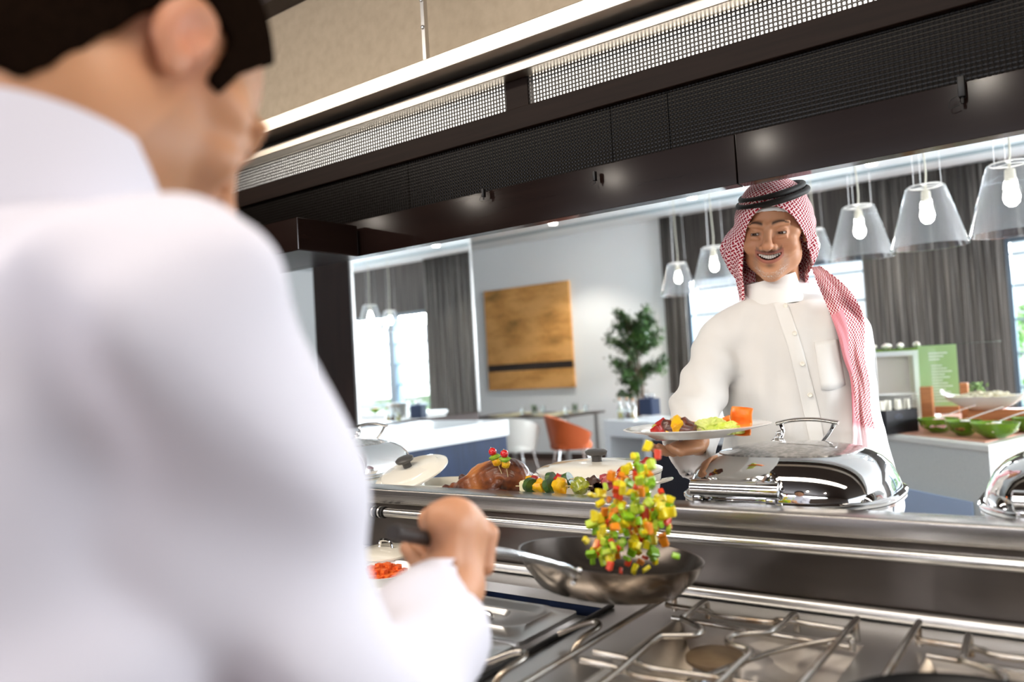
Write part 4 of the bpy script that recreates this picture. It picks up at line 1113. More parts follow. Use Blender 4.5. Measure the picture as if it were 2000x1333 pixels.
# ---------------------------------------------------------------- chafing dishes
dew = mat('dewy_lid_glass', '55524E', 0.32, coat=1.0, noise_=((110, 110, 110), '8E8B85', 0.42, 0.62), bump=((240, 240, 240), 0.35, 0.002), metal=0.2)
dark_cook = mat('chafing_inner', '1A1614', .4)
def chafing(label, loc, rz=0.0):
    t = thing('chafing_dish', label, 'chafing dish', loc, rz, group='chafing dishes')
    A, D, P = 0.205, 0.185, 3.0
    b = B(); lathe(b, [(0.85, 0.0), (0.86, 0.0), (0.88, 0.055), (0.93, 0.068), (1.0, 0.070), (1.0, 0.075), (0.93, 0.076)], 72, sx=A, sy=D, power=P); obj('water_pan', b, chrome, t)
    b = B(); lathe(b, [(0.90, 0.0765), (1.0, 0.0765), (1.012, 0.080), (1.012, 0.084), (0.995, 0.087), (0.96, 0.087)], 72, sx=A, sy=D, power=P); obj('lid_rim', b, chrome, t)
    pr = [(0.965, 0.0872), (0.96, 0.095), (0.935, 0.112), (0.885, 0.131), (0.81, 0.147), (0.72, 0.158), (0.66, 0.163)]
    b = B(); lathe(b, pr, 96, sx=A, sy=D, power=P); lid = obj('lid', b, chrome, t)
    b = B(); lathe(b, [(0.66, 0.163), (0.655, 0.1655), (0.5, 0.1725), (0.3, 0.178), (0.1, 0.180), (0, 0.180)], 96, sx=A, sy=D, power=P); obj('lid_window', b, dew, lid)
    # roll hinge on the cook's side
    b = B(); hx, hy, hz_ = -0.055, -D + 0.008, 0.108
    tube(b, [(hx - 0.088, hy, hz_), (hx - 0.086, hy, hz_), (hx + 0.086, hy, hz_), (hx + 0.088, hy, hz_)], [0.015, 0.0175, 0.0175, 0.015], 24)
    for x in (-0.045, 0.045): tube(b, [(hx + x - .0015, hy, hz_), (hx + x + .0015, hy, hz_)], 0.0183, 24)
    hg = obj('hinge_barrel', b, chrome, t)
    b = B()
    for x in (-0.075, 0.07): box(b, hx + x - .009, hx + x + .009, hy - .012, hy + .008, 0.078, 0.094, .002)
    obj('hinge_foot', b, chrome, hg)
    b = B()
    tube(b, smooth_path([(hx + .055, hy, hz_ + .015), (hx + .068, hy + .006, hz_ + .03), (hx + .08, hy + .004, hz_ + .02), (hx + .086, hy, hz_)], 5), .005, 8)
    obj('hinge_clip', b, chrome, hg)
    b = B(); blob(b, (hx - .05, hy + .012, hz_ + .016), .009, 1.2, 1, .8); obj('hinge_stud', b, chrome, hg)
    b = B(); blob(b, (hx + .035, hy + .012, hz_ + .016), .009, 1.2, 1, .8); obj('hinge_stud', b, chrome, hg)
    # arched grip at the back of the lid
    b = B(); pts = smooth_path([(-0.066, .125, 0.207), (-0.03, .125, 0.2145), (0.02, .125, 0.2155), (0.066, .125, 0.208)], 6)
    tube(b, pts, [0.0085] * len(pts), 12, flat=.55); gr = obj('grip', b, steel, t)
    b = B(); tube(b, smooth_path([(-0.057, .125, 0.206), (-0.052, .12, 0.19), (-0.06, .112, 0.165)], 4), .0042, 8); obj('grip_post', b, chrome, gr)
    b = B(); tube(b, smooth_path([(0.058, .125, 0.207), (0.045, .12, 0.185), (0.03, .112, 0.165)], 4), .0042, 8); obj('grip_post', b, chrome, gr)
    b = B(); 
    for q in ((-.062, .112, .176), (-.052, .108, .170), (-.07, .112, .168), (-.058, .115, .186)): blob(b, q, .008, u=10, v=7)
    obj('grip_bracket', b, chrome, gr)
    return t
ch = chafing('chrome chafing dish with a misted lid in front of the guest', (-0.52, 1.655, 1.0005))
dup(ch, (0.02, 1.655, 1.0005), label='chrome chafing dish cut by the right edge')
dup(ch, (-1.885, 1.66, 1.0005), label='chrome chafing dish at the left, beside the cook\'s sleeve')

# ---------------------------------------------------------------- cream casseroles
def casserole(label, loc, sx, sy, h=0.062, rz=0.0):
    t = thing('casserole', label, 'casserole', loc, rz, group='cream casseroles')
    b = B(); lathe(b, [(0, 0), (.86, 0), (.95, h * .5), (1.0, h), (.955, h), (.9, h * .5), (.82, .006), (0, .006)], 56, sx=sx, sy=sy); obj('pot', b, cream, t)
    b = B(); lathe(b, [(.954, h - .002), (.9, h * .5), (.82, .0065), (0, .0065)], 56, sx=sx, sy=sy); obj('inside', b, mat('charcoal_enamel' + str(round(sx, 3)), '2B2C30', .3), t)
    for s in (-1, 1):
        b = B(); pts = smooth_path([(s * sx * .97, -.03, h * .8), (s * (sx + .022), -.022, h * .86), (s * (sx + .022), .022, h * .86), (s * sx * .97, .03, h * .8)], 5); tube(b, pts, .006, 8, flat=.7); obj('side_grip', b, cream, t)
    return t
def pot_lid(label, loc, sx, sy, rot, kh=0.026):
    t = thing('casserole_lid', label, 'casserole lid', loc, group='cream casserole lids', rot=rot)  # the lid of a casserole
    b = B(); lathe(b, [(0.97, -.002), (1.0, 0), (1.0, .004), (.93, .009), (.80, .0115), (.76, .0165), (.4, .0215), (0, .023), (0, .018), (.75, .012), (.97, -.002)], 64, sx=sx, sy=sy); obj('lid_disc', b, cream, t)
    b = B(); lathe(b, [(0, .022), (.012, .022), (.0115, .03), (.0125, .022 + kh * .55), (.024, .022 + kh * .72), (.026, .022 + kh), (.02, .026 + kh), (0, .028 + kh)], 28, sx=1.15, sy=.85); obj('knob', b, grey_knob, t)
    return t
q = at(868, 928, Y=1.66)
casserole('oval cream casserole with its lid pushed aside, left of the roast chicken', (q.x, 1.68, 1.0005), .115, .09)
q = at(803, 922, Y=1.60)
pot_lid('tilted oval cream lid with dark knob leaning on the left casserole', (q.x, 1.60, q.z - .006), .118, .095, (math.radians(24), math.radians(-7), 0))
q = at(1130, 935, Y=1.70)
cas2 = casserole('wide lidded cream casserole with dark knob behind the vegetable skewers', (q.x + .045, 1.72, 1.0005), .165, .115, .095)
q = at(1132, 921, Y=1.69)
lt_ = pot_lid('x', (0, 0, .066), .168, .118, (math.radians(1.0), 0, 0))
for k_ in ('label', 'category', 'group'): del lt_[k_]
ld = [c_ for c_ in lt_.children if c_.name.startswith('lid_disc')][0]; kn = [c_ for c_ in lt_.children if c_.name.startswith('knob')][0]
kn.parent = ld; ld.parent = cas2; ld.location = (0, 0, .099); ld.rotation_euler = (math.radians(3), 0, 0); bpy.data.objects.remove(lt_)

# ---------------------------------------------------------------- roast chicken
def chicken():
    c = at(968, 940, Y=1.56); base = Vector((c.x, 1.56, 1.040))
    g = G((-.15, -.085, -.015), (.12, .085, .10), .0022)
    d = ell(g, (.0, 0, .042), (.078, .052, .042)); d = su(d, ell(g, (.03, 0, .052), (.05, .046, .036)), .02)
    for s in (-1, 1):
        d = su(d, ell(g, (-.045, s * .036, .03), (.042, .022, .024)), .012)
        d = su(d, cap(g, (-.055, s * .036, .026), (-.105, s * .03, .034 + .006 * s), .017, .0085), .008)
        d = su(d, cap(g, (-.105, s * .03, .034 + .006 * s), (-.128, s * .027, .030 + .008 * s), .0065, .0055), .004)
        d = su(d, sph(g, (-.132, s * .027 - .004, .030 + .008 * s), .009), .003); d = su(d, sph(g, (-.134, s * .027 + .005, .026 + .008 * s), .008), .003)
        d = su(d, cap(g, (.05, s * .045, .045), (.03, s * .058, .022), .013, .011), .006); d = su(d, cap(g, (.03, s * .058, .022), (.075, s * .055, .03), .010, .006), .005)
    d = ss(d, cap(g, (-.05, 0, .088), (.02, 0, .1), .009), .012)
    d = d + .0009 * np.sin(g.x * 260 + 4 * np.sin(g.y * 90)) * np.sin(g.y * 230 + g.z * 150)
    def col(V):
        n = vnoise(V, 50, 3); n2 = vnoise(V, 300, 5)
        base_ = np.array(rgb('8A4A22')); dk_ = np.array(rgb('3E1B0C')); lt = np.array(rgb('C07A3C'))
        k = np.clip(.5 + .4 * n + .2 * n2, 0, 1)[:, None]; c_ = base_ * (1 - k) + dk_ * k
        l = (sstep(.3, .9, -n) * .7)[:, None]; c_ = c_ * (1 - l) + lt * l
        tip = (sstep(-.112, -.128, V[:, 0]))[:, None]; c_ = c_ * (1 - tip * .8) + dk_ * tip * .8
        return c_
    o = sdf_obj('roast_chicken', d, g, vcol_mat('crisp_roast_skin', .42, coat=.15, bump=((300, 300, 300), .4, .002)), it=1, color=col)
    o.location = base + Vector((.004, 0, 0)); o.rotation_euler = (0, 0, -.12); o.scale = (1.16, 1.12, 1.2)
    tag(o, 'small glazed roast chicken decorated with two tomato picks', 'roast chicken')
    return base
cb = chicken()
b = B(); lathe(b, [(0, 0.0), (.06, 0.0), (.05, .012), (.055, .026), (.09, .028), (.13, .032), (.135, .036), (.128, .036), (.09, .032), (0, .032)], 48, sx=.98, sy=.60)
o = obj('serving_platter', b, white_ch); o.location = (cb.x - .01, cb.y, 1.0005); tag(o, 'oval white platter under the roast chicken', 'platter')
tomato = mat('cherry_tomato_red', 'C4161C', .12, coat=.6, sss=.05)
yel = mat('yellow_squash', 'E5B41F', .3, noise_=((60, 60, 60), 'D98E12', .45, .7)); grn = mat('green_pepper', '8FAE2E', .3, noise_=((60, 60, 60), '5F8A22', .4, .65))
stick = mat('bamboo_stick', 'CBB489', .6)
def pick(label, base, tip):
    t = thing('garnish_pick', label, 'garnish pick', base, group='garnish picks')
    base, tip = Vector(base), Vector(tip); d = (tip - base); L = d.length; d.normalize()
    b = B(); tube(b, [(0, 0, 0), d * (L + .012)], .0012, 6); obj('stick', b, stick, t)
    rq = Vector((0, 0, 1)).rotation_difference(d)
    b = B(); blob(b, d * L, .0098); obj('cherry_tomato', b, tomato, t)
    b = B(); blob(b, d * (L - .014), .0125, 1.1, .9, .55, rot=rq, jit=.3); obj('pepper_piece', b, grn, t)
    b = B(); blob(b, d * (L - .026), .011, 1.0, .9, .95, rot=rq, jit=.25); obj('squash_piece', b, yel, t)
pick('pick with cherry tomato, pepper and squash, the left one on the roast chicken', at(982, 930, Y=1.51), at(962, 883, Y=1.492))
pick('pick with cherry tomato, pepper and squash, the right one on the roast chicken', at(992, 932, Y=1.505), at(985, 887, Y=1.488))

# ---------------------------------------------------------------- skewers
zuc = mat('courgette_dark', '2E4A22', .35, noise_=((80, 80, 80), '4E6A2C', .45, .7)); onion = mat('pale_onion', 'E4DDB4', .35)
meat = mat('seared_meat', '6A3A2C', .4, noise_=((90, 90, 90), '3A1C14', .4, .65), coat=.3); redp = mat('red_pepper', 'B3261E', .3, noise_=((60, 60, 60), '7E1512', .45, .7), coat=.3)
ham = mat('smoked_ham', 'B0454A', .4, noise_=((70, 70, 70), '6E1F22', .4, .7), coat=.3)
olive = mat('grilled_olive_green', 'A6A829', .25, coat=.5, noise_=((60, 60, 60), '6E7A1C', .4, .7)); dkonion = mat('charred_onion', '4A3328', .4)
b = B(); prism(b, [(-.17, -.055), (.17, -.055), (.17, .055), (-.17, .055)], 0, .012, .004)
q = at(1135, 955, Y=1.53); o = obj('skewer_tray', b, white_ch); o.location = (q.x, 1.53, 1.0005); tag(o, 'white rectangular tray carrying the skewers behind the pass shelf', 'tray')
def chunk(b, c, kind, s, rr):
    rq = Quaternion((rr.gauss(0, 1), rr.gauss(0, 1), rr.gauss(0, 1), rr.gauss(0, 1))).normalized()
    if kind == 'disc':
        n0 = len(b.verts); r = bmesh.ops.create_cone(b, cap_ends=True, segments=16, radius1=s, radius2=s * .96, depth=s * .8); M_ = Matrix.Translation(c) @ Matrix.Rotation(PI / 2 + rr.gauss(0, .3), 4, 'Y') @ Matrix.Rotation(rr.gauss(0, .3), 4, 'X')
        for v in r['verts']: v.co = M_ @ v.co
    elif kind == 'cube':
        r = bmesh.ops.create_cube(b, size=s * 1.5); M_ = Matrix.Translation(c) @ rq.to_matrix().to_4x4()
        bmesh.ops.bevel(b, geom=list({e for v in r['verts'] for e in v.link_edges}), offset=s * .18, segments=2, affect='EDGES')
        nv = [v for v in b.verts if (v.co.length < s * 1.6) and not v.tag]
        for v in nv: v.co = M_ @ v.co; v.tag = True
        return
    else: blob(b, c, s, 1.0, .85, .9, 14, 10, jit=.5, rot=rq)
    for v in b.verts: v.tag = True
def skewer(label, a, e, pieces, group, seed=0, ext=.03):
    a, e = Vector(a), Vector(e); d = (e - a); L = d.length; dn = d.normalized(); rr = random.Random(seed)
    t = thing('kebab_skewer', label, 'skewer', a, group=group)
    b = B(); tube(b, [-dn * ext, d + dn * ext * .6], .0013, 6); obj('stick', b, stick, t)
    for k, (nm, m_, kind, s) in enumerate(pieces):
        b = B(); c = d * ((k + .5) / len(pieces)) + Vector((0, 0, rr.gauss(0, .0015)))
        chunk(b, c, kind, s * 1.15, rr); obj(nm, b, m_, t)
    return t
V1 = [('courgette_piece', zuc, 'disc', .0165), ('pepper_piece', yel, 'blob', .016), ('courgette_piece', zuc, 'disc', .016), ('pepper_piece', yel, 'blob', .017), ('onion_piece', onion, 'cube', .015), ('olive_piece', olive, 'blob', .0185)]
def skp(px, py, Y): return at(px, py, Y=Y)
skewer('front vegetable skewer with courgette, yellow squash and white onion', skp(1028, 950, 1.50), skp(1143, 950, 1.50), V1, 'vegetable skewers', 4)
skewer('vegetable skewer behind the front one, ending in a thick courgette slice', skp(1036, 938, 1.54), skp(1118, 936, 1.54), [('pepper_piece', redp, 'blob', .012), ('pepper_piece', yel, 'cube', .011), ('courgette_piece', zuc, 'disc', .014), ('pepper_piece', redp, 'blob', .011), ('courgette_piece', zuc, 'disc', .015)], 'vegetable skewers', 9)
skewer('short skewer tip of charred onion beside the vegetable skewers', skp(1143, 946, 1.52), skp(1165, 944, 1.52), [('onion_piece', dkonion, 'blob', .012), ('onion_piece', dkonion, 'blob', .014)], 'vegetable skewers', 11)
H1 = [('ham_piece', ham, 'cube', .012), ('ham_piece', ham, 'blob', .015), ('ham_piece', ham, 'cube', .013), ('ham_piece', redp, 'blob', .013), ('ham_piece', ham, 'cube', .013), ('ham_piece', ham, 'blob', .014), ('tomato_piece', redp, 'blob', .014)]
skewer('upper red meat skewer rising towards the chafing dish', skp(1160, 945, 1.56), skp(1272, 905, 1.62), H1, 'red meat skewers', 5, .01)
skewer('lower red meat skewer beneath the upper one', skp(1165, 952, 1.52), skp(1240, 925, 1.56), H1[:5], 'red meat skewers', 8, .01)

# ---------------------------------------------------------------- plate carried by the guest
plc = at(1361, 851, D=1.64)
PR = .150
t_ = obj('dinner_plate', plate_bm(PR, .020), white_ch); t_.location = plc; t_.rotation_euler = (0, math.radians(-.8), 0)
tag(t_, 'large white dinner plate with a kebab and salad held up by the guest', 'plate')
def onp(px, py, dz): 
    return at(px, py, Z=plc.z + dz)
a_ = onp(1293, 850, .022); e_ = onp(1366, 845, .022)
skewer('grilled kebab with pepper and meat on the dinner plate', at(1288, 841, Y=plc.y - .045), at(1363, 839, Y=plc.y - .045),
       [('pepper_piece', redp, 'blob', .020), ('meat_piece', meat, 'blob', .020), ('pepper_piece', yel, 'blob', .022), ('meat_piece', meat, 'blob', .021), ('pepper_piece', olive, 'cube', .0145)], 'plated kebab', 21, .012)
let = mat('pale_lettuce', 'D9E08A', .5, noise_=((30, 30, 30), 'B8C94A', .35, .7), sss=.1)
def leafy(label, c, w_, h_, seed, m_):
    b = B(); off = Vector((seed * 3.1, 0, 0))
    r_ = bmesh.ops.create_icosphere(b, subdivisions=5, radius=1.0)
    for v in r_['verts']:
        n1 = noise.noise(v.co * 1.6 + off); n2 = noise.noise(v.co * 4.0 + off); k_ = 1 + .30 * n1 - .28 * abs(n2) + .06 * noise.noise(v.co * 9 + off)
        v.co = Vector((v.co.x * w_ * .5 * k_, v.co.y * .026 * k_, max(v.co.z * k_, -.35) * h_ * .62 + h_ * .22))
    o = obj('lettuce_leaf', b, m_); o.location = c
    tag(o, label, 'lettuce leaf', 'lettuce leaves'); return o
leafy('pale crumpled lettuce leaf in the middle of the dinner plate', at(1388, 846, Y=plc.y - .01), .085, .036, 1, let)
leafy('smaller bright lettuce leaf against the carrot on the dinner plate', at(1424, 848, Y=plc.y - .03), .055, .030, 4, mat('bright_lettuce', 'C9DA3E', .5, noise_=((30, 30, 30), 'E0E68C', .35, .7)))
car2 = mat('carrot_ribbon', 'FF7A1E', .4, sss=.15, noise_=((40, 40, 40), 'F59A4A', .4, .7))
def ribbon(label, c, w_, h_, rot, curl):
    b = B()
    def f(u, v):
        a = (u - .5) * curl; R = w_ / curl
        return Vector((R * math.sin(a), -R * (1 - math.cos(a)) + .004 * math.sin(v * 7), h_ * v))
    grid_sheet(b, f, 20, 8); o = obj('carrot_slice', b, car2); solid(o, .0025); o.location = c; o.rotation_euler = rot; tag(o, label, 'carrot slice', 'carrot slices'); return o
ribbon('large curled carrot slice standing at the top of the plate garnish', at(1450, 836, Y=plc.y + .0), .055, .040, (-.1, .12, .1), 2.4)
ribbon('curled carrot slice lying lower right on the dinner plate', at(1445, 850, Y=plc.y - .03), .045, .024, (-.35, .1, .2), 1.8)
ribbon('small carrot slice behind the lettuce on the dinner plate', at(1424, 838, Y=plc.y + .02), .03, .026, (.1, -.3, -.2), 1.6)

# ---------------------------------------------------------------- frying pan tossed by the cook
pan_c = at(1190, 1118, Y=1.135)
PAN_R = .150
pan_rot = (math.radians(-5), math.radians(4), 0)
t = thing('frying_pan', 'steel frying pan lifted by the cook while tossing vegetables', 'frying pan', (pan_c.x, pan_c.y, pan_c.z), rot=pan_rot)
pan_m = mat('seasoned_steel', (0.34, 0.30, 0.26), .22, 1.0, noise_=((9, 9, 9), (0.20, 0.16, 0.13), .4, .7)); inner = mat('seasoned_inside', (0.10, 0.085, 0.075), .25, .8)
b = B(); lathe(b, [(0, -.028), (.095, -.028), (.115, -.022), (.138, .004), (PAN_R, .028), (PAN_R, .030)], 64); pb_ = obj('pan_body', b, pan_m, t)
b = B(); lathe(b, [(PAN_R, .030), (PAN_R - .003, .029), (.135, .005), (.112, -.019), (.093, -.0245), (0, -.0245)], 64); obj('cooking_surface', b, inner, t)
# handle runs back to the cook's fist
Mi = (Matrix.Translation(pan_c) @ Matrix.Rotation(pan_rot[0], 4, 'X') @ Matrix.Rotation(pan_rot[1], 4, 'Y')).inverted()
H = [at(1120, 1122, D=1.17), at(1095, 1108, D=1.12), at(1000, 1083, D=1.0), at(905, 1068, D=.93), at(835, 1053, D=.87), at(762, 1040, D=.82)]
hw = [p.copy() for p in H]
b = B(); pts = smooth_path([Mi @ p for p in H[:4]], 6); n_ = len(pts); tube(b, pts, [.013 - .005 * k / n_ for k in range(n_)], 10, flat=.5)
hd = obj('handle', b, mat('bright_handle_steel', (.80, .82, .84), .25, 1.0), t)
b = B(); tube(b, smooth_path([Mi @ p for p in (H[3], H[4], H[5])], 6), [.0105] * 13, 12, flat=.8); obj('handle_grip', b, mat('dark_handle_grip', '2A2320', .45), hd)
b = B()
for q in ((-.015, .006), (.012, .008), (0, -.012)):
    p = Mi @ (H[0] + Vector((q[0], -.004, q[1]))); blob(b, p, .0045, u=10, v=7)
obj('rivet', b, chrome, t)

# vegetables in the air: every piece is its own thing
fly_c = [('yellow pepper', 'yellow', 'E6D21A'), ('green pepper', 'green', '86B81E'), ('red pepper', 'red', 'D8401E'), ('orange carrot', 'orange', 'E88A1A'), ('pale green celery', 'pale green', 'BCD43A')]
protos = []
for nm, cn, h_ in fly_c:
    b = B(); box(b, -.0055, .0055, -.0042, .0042, -.003, .003, .0014); 
    for v in b.verts: v.co *= 1 + .25 * noise.noise(v.co * 300 + Vector((len(protos) * 5, 0, 0)))
    me = bpy.data.meshes.new('diced'); b.to_mesh(me); b.free(); me.materials.append(mat('diced_' + cn.replace(' ', '_'), h_, .3, coat=.4, sss=.05)); protos.append(me)
rf = random.Random(12)
spine = [((1245, 915), 30, 28), ((1225, 950), 38, 30), ((1212, 985), 45, 40), ((1275, 985), 30, 34), ((1195, 1020), 42, 42), ((1250, 1020), 48, 46), ((1290, 1000), 26, 28), ((1180, 1060), 40, 34), ((1225, 1060), 55, 44), ((1275, 1040), 30, 30), ((1170, 1085), 34, 16), ((1240, 1085), 60, 24)]
cnt = 0
for (pp, sx, nn) in spine:
    for _ in range(int(nn * .62)):
        x = pp[0] + rf.gauss(0, sx * .55); y = pp[1] + rf.gauss(0, 17)
        p = at(x, y, D=1.24 + rf.gauss(0, .03))
        if p.z < pan_c.z - .012: continue
        k = rf.choices(range(5), (34, 26, 14, 12, 14))[0]
        o = bpy.data.objects.new('diced_' + ['yellow_pepper', 'green_pepper', 'red_pepper', 'carrot', 'celery'][k], protos[k]); C.objects.link(o)
        o.location = p; o.rotation_euler = (rf.uniform(0, 6), rf.uniform(0, 6), rf.uniform(0, 6)); s = rf.uniform(.85, 1.7); o.scale = (s, s, s * rf.uniform(.8, 1.2))
        tag(o, 'small %s cube flying above the pan, %s %s of the cloud' % (fly_c[k][0], 'top' if y < 945 else 'upper' if y < 1000 else 'middle' if y < 1050 else 'lowest', 'left' if x < 1200 else 'right' if x > 1260 else 'centre'), 'diced vegetable', 'diced %s in the air' % fly_c[k][0]); cnt += 1
# ---------------------------------------------------------------- people
skin_m = vcol_mat('skin', .5, sss=.12, bump=((900, 900, 900), .08, .0006))
eye_white = mat('eye_white', 'E8E2DA', .15, coat=.5); tooth = mat('teeth', 'F3EEE2', .2, coat=.4)
def eye_mat():
    """iris and pupil around the eye's own -y axis"""
    m = mat('eye', 'E9E3DB', .12, coat=.6); t = m.node_tree; b = t.nodes['Principled BSDF']
    c = t.nodes.new('ShaderNodeTexCoord'); s = t.nodes.new('ShaderNodeSeparateXYZ'); t.links.new(c.outputs['Object'], s.inputs[0])
    cx = t.nodes.new('ShaderNodeCombineXYZ'); t.links.new(s.outputs[0], cx.inputs[0]); t.links.new(s.outputs[2], cx.inputs[2])
    L = t.nodes.new('ShaderNodeVectorMath'); L.operation = 'LENGTH'; t.links.new(cx.outputs[0], L.inputs[0])
    r = t.nodes.new('ShaderNodeValToRGB'); e = r.color_ramp.elements; r.color_ramp.interpolation = 'CONSTANT'
    mr = t.nodes.new('ShaderNodeMath'); mr.operation = 'MULTIPLY'; mr.inputs[1].default_value = 80
    t.links.new(L.outputs['Value'], mr.inputs[0]); t.links.new(mr.outputs[0], r.inputs[0])
    e[0].position = 0; e[0].color = (0.004, .003, .003, 1); e[1].position = .48; e[1].color = (*rgb('DCD3CA'), 1)
    q = e.new(.2); q.color = (*rgb('3A2214'), 1)
    t.links.new(r.outputs[0], b.inputs['Base Color']); return m
eye_m = eye_mat()
def head_field(g, smile=1.0, neck=(0, .045, -.19)):
    x, y, z = g.x, g.y, g.z; ax = np.abs(x)
    s = G.__new__(G); s.lo, s.h, s.n = g.lo, g.h, g.n; s.x, s.y, s.z = ax, y, z      # mirrored half
    d = ell(g, (0, .022, .040), (.076, .096, .083))
    d = su(d, ell(g, (0, -.030, -.012), (.0615, .066, .088)), .03)
    d = su(d, ell(g, (0, -.048, -.082), (.043, .042, .033)), .03)
    d = su(d, ell(g, (0, -.078, -.099), (.022, .018, .018)), .018)          # chin
    d = su(d, ell(s, (.048, -.012, -.060), (.019, .040, .030)), .03)        # jaw angle
    d = su(d, ell(s, (.041, -.070, -.026), (.024, .019, .021)), .016)       # smiling cheek
    d = su(d, ell(s, (.056, -.045, .004), (.016, .022, .014)), .02)         # cheekbone
    d = su(d, cap(s, (.012, -.0935, .026), (.046, -.080, .029), .0085, .006), .012)   # brow
    d = ss(d, ell(s, (.0315, -.104, .008), (.020, .016, .0115)), .010)       # sockets
    d = su(d, cap(g, (0, -.092, .020), (0, -.113, -.018), .0075, .0110), .008)
    d = su(d, sph(g, (0, -.1165, -.0225), .0125), .006)
    d = su(d, ell(s, (.0145, -.104, -.027), (.0085, .012, .0085)), .004)
    d = ss(d, ell(s, (.0072, -.113, -.0345), (.0040, .007, .0035)), .002)
    # lids round the eye
    e = sph(s, (.0315, -.0775, .006), .0148)
    slit = ell(s, (.0320, -.092, .0053 + 0), (.0125, .014, .0024)); e = ss(e, slit, .0012)
    d = su(d, e, .0035)
    d = ss(d, sph(s, (.0315, -.0775, .006), .0118), .0008)
    # eyelid crease and bag
    d = ss(d, cap(s, (.021, -.096, .0145), (.042, -.088, .0150), .0016), .004)
    d = su(d, cap(s, (.024, -.0935, -.0050), (.041, -.0875, -.0040), .0030), .006)
    # cheek-smile fold
    for a, b in (((.017, -.103, -.028), (.030, -.097, -.040)), ((.030, -.097, -.040), (.037, -.087, -.054))):
        d = ss(d, cap(s, a, b, .0022), .006)
    # mouth
    zz = z - 10.5 * x * x; ym = -.0965 + 9.5 * x * x
    m = G.__new__(G); m.lo, m.h, m.n = g.lo, g.h, g.n; m.x, m.y, m.z = x, y - ym, zz
    d = su(d, ell(m, (0, .006, -.0535), (.037, .012, .020)), .012)
    op = ell(m, (0, 0, -.0530), (.0295, .016, .0066 * smile + .0004))
    r0 = (np.sqrt((x / .0305) ** 2 + ((zz + .0532) / (.0085 * smile + .0015)) ** 2) - 1) * (.0085 * smile + .0015)
    lip = np.sqrt(r0 ** 2 + (m.y - .001) ** 2) - np.where(zz < -.053, .0048, .0034) * np.clip(1.15 - (x / .033) ** 2, .25, 1)
    d = su(d, lip, .004)
    d = ss(d, op, .0015)
    d = ss(d, cap(g, (0, -.108, -.036), (0, -.106, -.043), .0022), .003)    # philtrum
    # ears
    ear = ell(s, (.0765, .012, .004), (.0085, .021, .031)); ear = ss(ear, ell(s, (.0835, .006, .006), (.006, .012, .020)), .004)
    ear = su(ear, ell(s, (.0760, .002, -.022), (.006, .010, .011)), .005)
    ear = su(ear, cap(s, (.080, -.002, .004), (.079, -.004, -.006), .0035), .003)
    d = su(d, ear, .006)
    d = su(d, cap(g, (0, .030, -.06), neck, .052, .058), .03)    # neck
    return d
def head_color(base, lips='A25A50', brow='241A15', beard=None, stub=0.0):
    B0, LP, BR = [np.array(rgb(c)) for c in (base, lips, brow)]
    def f(V):
        x, y, z = V.T; ax = np.abs(x); n = len(V)
        c = np.tile(B0, (n, 1)) * (1 + .05 * vnoise(V, 60, 2))[:, None]
        def mixc(c, k, col): return c * (1 - k[:, None]) + np.array(col) * k[:, None]
        red = np.exp(-((ax - .04) ** 2 + (z + .025) ** 2) / .0005) * (y < -.05) + np.exp(-((x) ** 2 + (z + .022) ** 2) / .00025) * (y < -.1)
        c = mixc(c, np.clip(red, 0, 1) * .25, B0 * np.array([1.12, .82, .78]))
        # brows
        zb = .0305 + .0040 * np.sin(np.clip((ax - .012) / .036, 0, 1) * PI) - .0015 * (ax > .04); th = .0042 * (1 - np.clip((ax - .02) / .04, 0, .8))
        k = np.exp(-((z - zb) / th) ** 2) * sstep(.008, .014, ax) * (1 - sstep(.046, .054, ax)) * (y < -.055)
        c = mixc(c, np.clip(k * .95, 0, 1), BR)
        # dark eye rims
        k = np.exp(-(((ax - .032) / .0145) ** 4 + ((z - .0055) / .0045) ** 4)) * (y < -.086); c = mixc(c, k * .75, BR * 1.2)
        # lips
        zz = z - 10.5 * x * x
        rr = np.sqrt((x / .0305) ** 2 + ((zz + .0532) / .0100) ** 2)
        k = (np.abs(rr - 1) < .52) * (np.abs(x) < .034) * (y < -.074); c = mixc(c, k * .75, LP)
        k = (rr < .85) * (y < -.07) * (y > -.094); c = mixc(c, k * .9, np.array(rgb('3A1512')))
        if stub > 0:
            r = vnoise(V, 1500, 8) * .5 + vnoise(V, 2600, 9) * .5
            lipd = np.sqrt((x / .034) ** 2 + ((zz + .053) / .016) ** 2)
            mo = sstep(.95, 1.15, lipd) * (z < -.030) * (z > -.112) * (ax < .045) * (y < -.060)
            must = np.exp(-((zz + .0395) / .0050) ** 2) * (ax < .031) * (y < -.085)
            goat = mo * np.clip(1.2 - np.abs(np.sqrt((x / .036) ** 2 + ((z + .066) / .034) ** 2) - 1) / .28, 0, 1)
            soul = np.exp(-((x / .010) ** 2 + ((z + .073) / .006) ** 2)) * (y < -.08)
            c = mixc(c, np.clip(must * (.55 + .3 * r), 0, .8), np.array(rgb('4A3A32')))
            c = mixc(c, np.clip(soul * .6, 0, 1), np.array(rgb('4A3A32')))
            c = mixc(c, np.clip(goat * (.38 + .35 * r), 0, .75), np.array(rgb('8A7C72')))
            white = goat * (z < -.075) * sstep(.1, .7, r); c = mixc(c, np.clip(white * .75, 0, 1), np.array(rgb('DAD4CC')))
        return c
    return f
def frame(loc, fwd, up=(0, 0, 1), roll=0.0):
    """head frame: -y looks along fwd, z up"""
    f = Vector(fwd).normalized(); y = -f; x = y.cross(Vector(up)).normalized(); z = x.cross(y).normalized()
    R = Matrix((x, y, z)).transposed()
    R = R @ Matrix.Rotation(roll, 3, 'Y')
    M = R.to_4x4(); M.translation = Vector(loc); return M

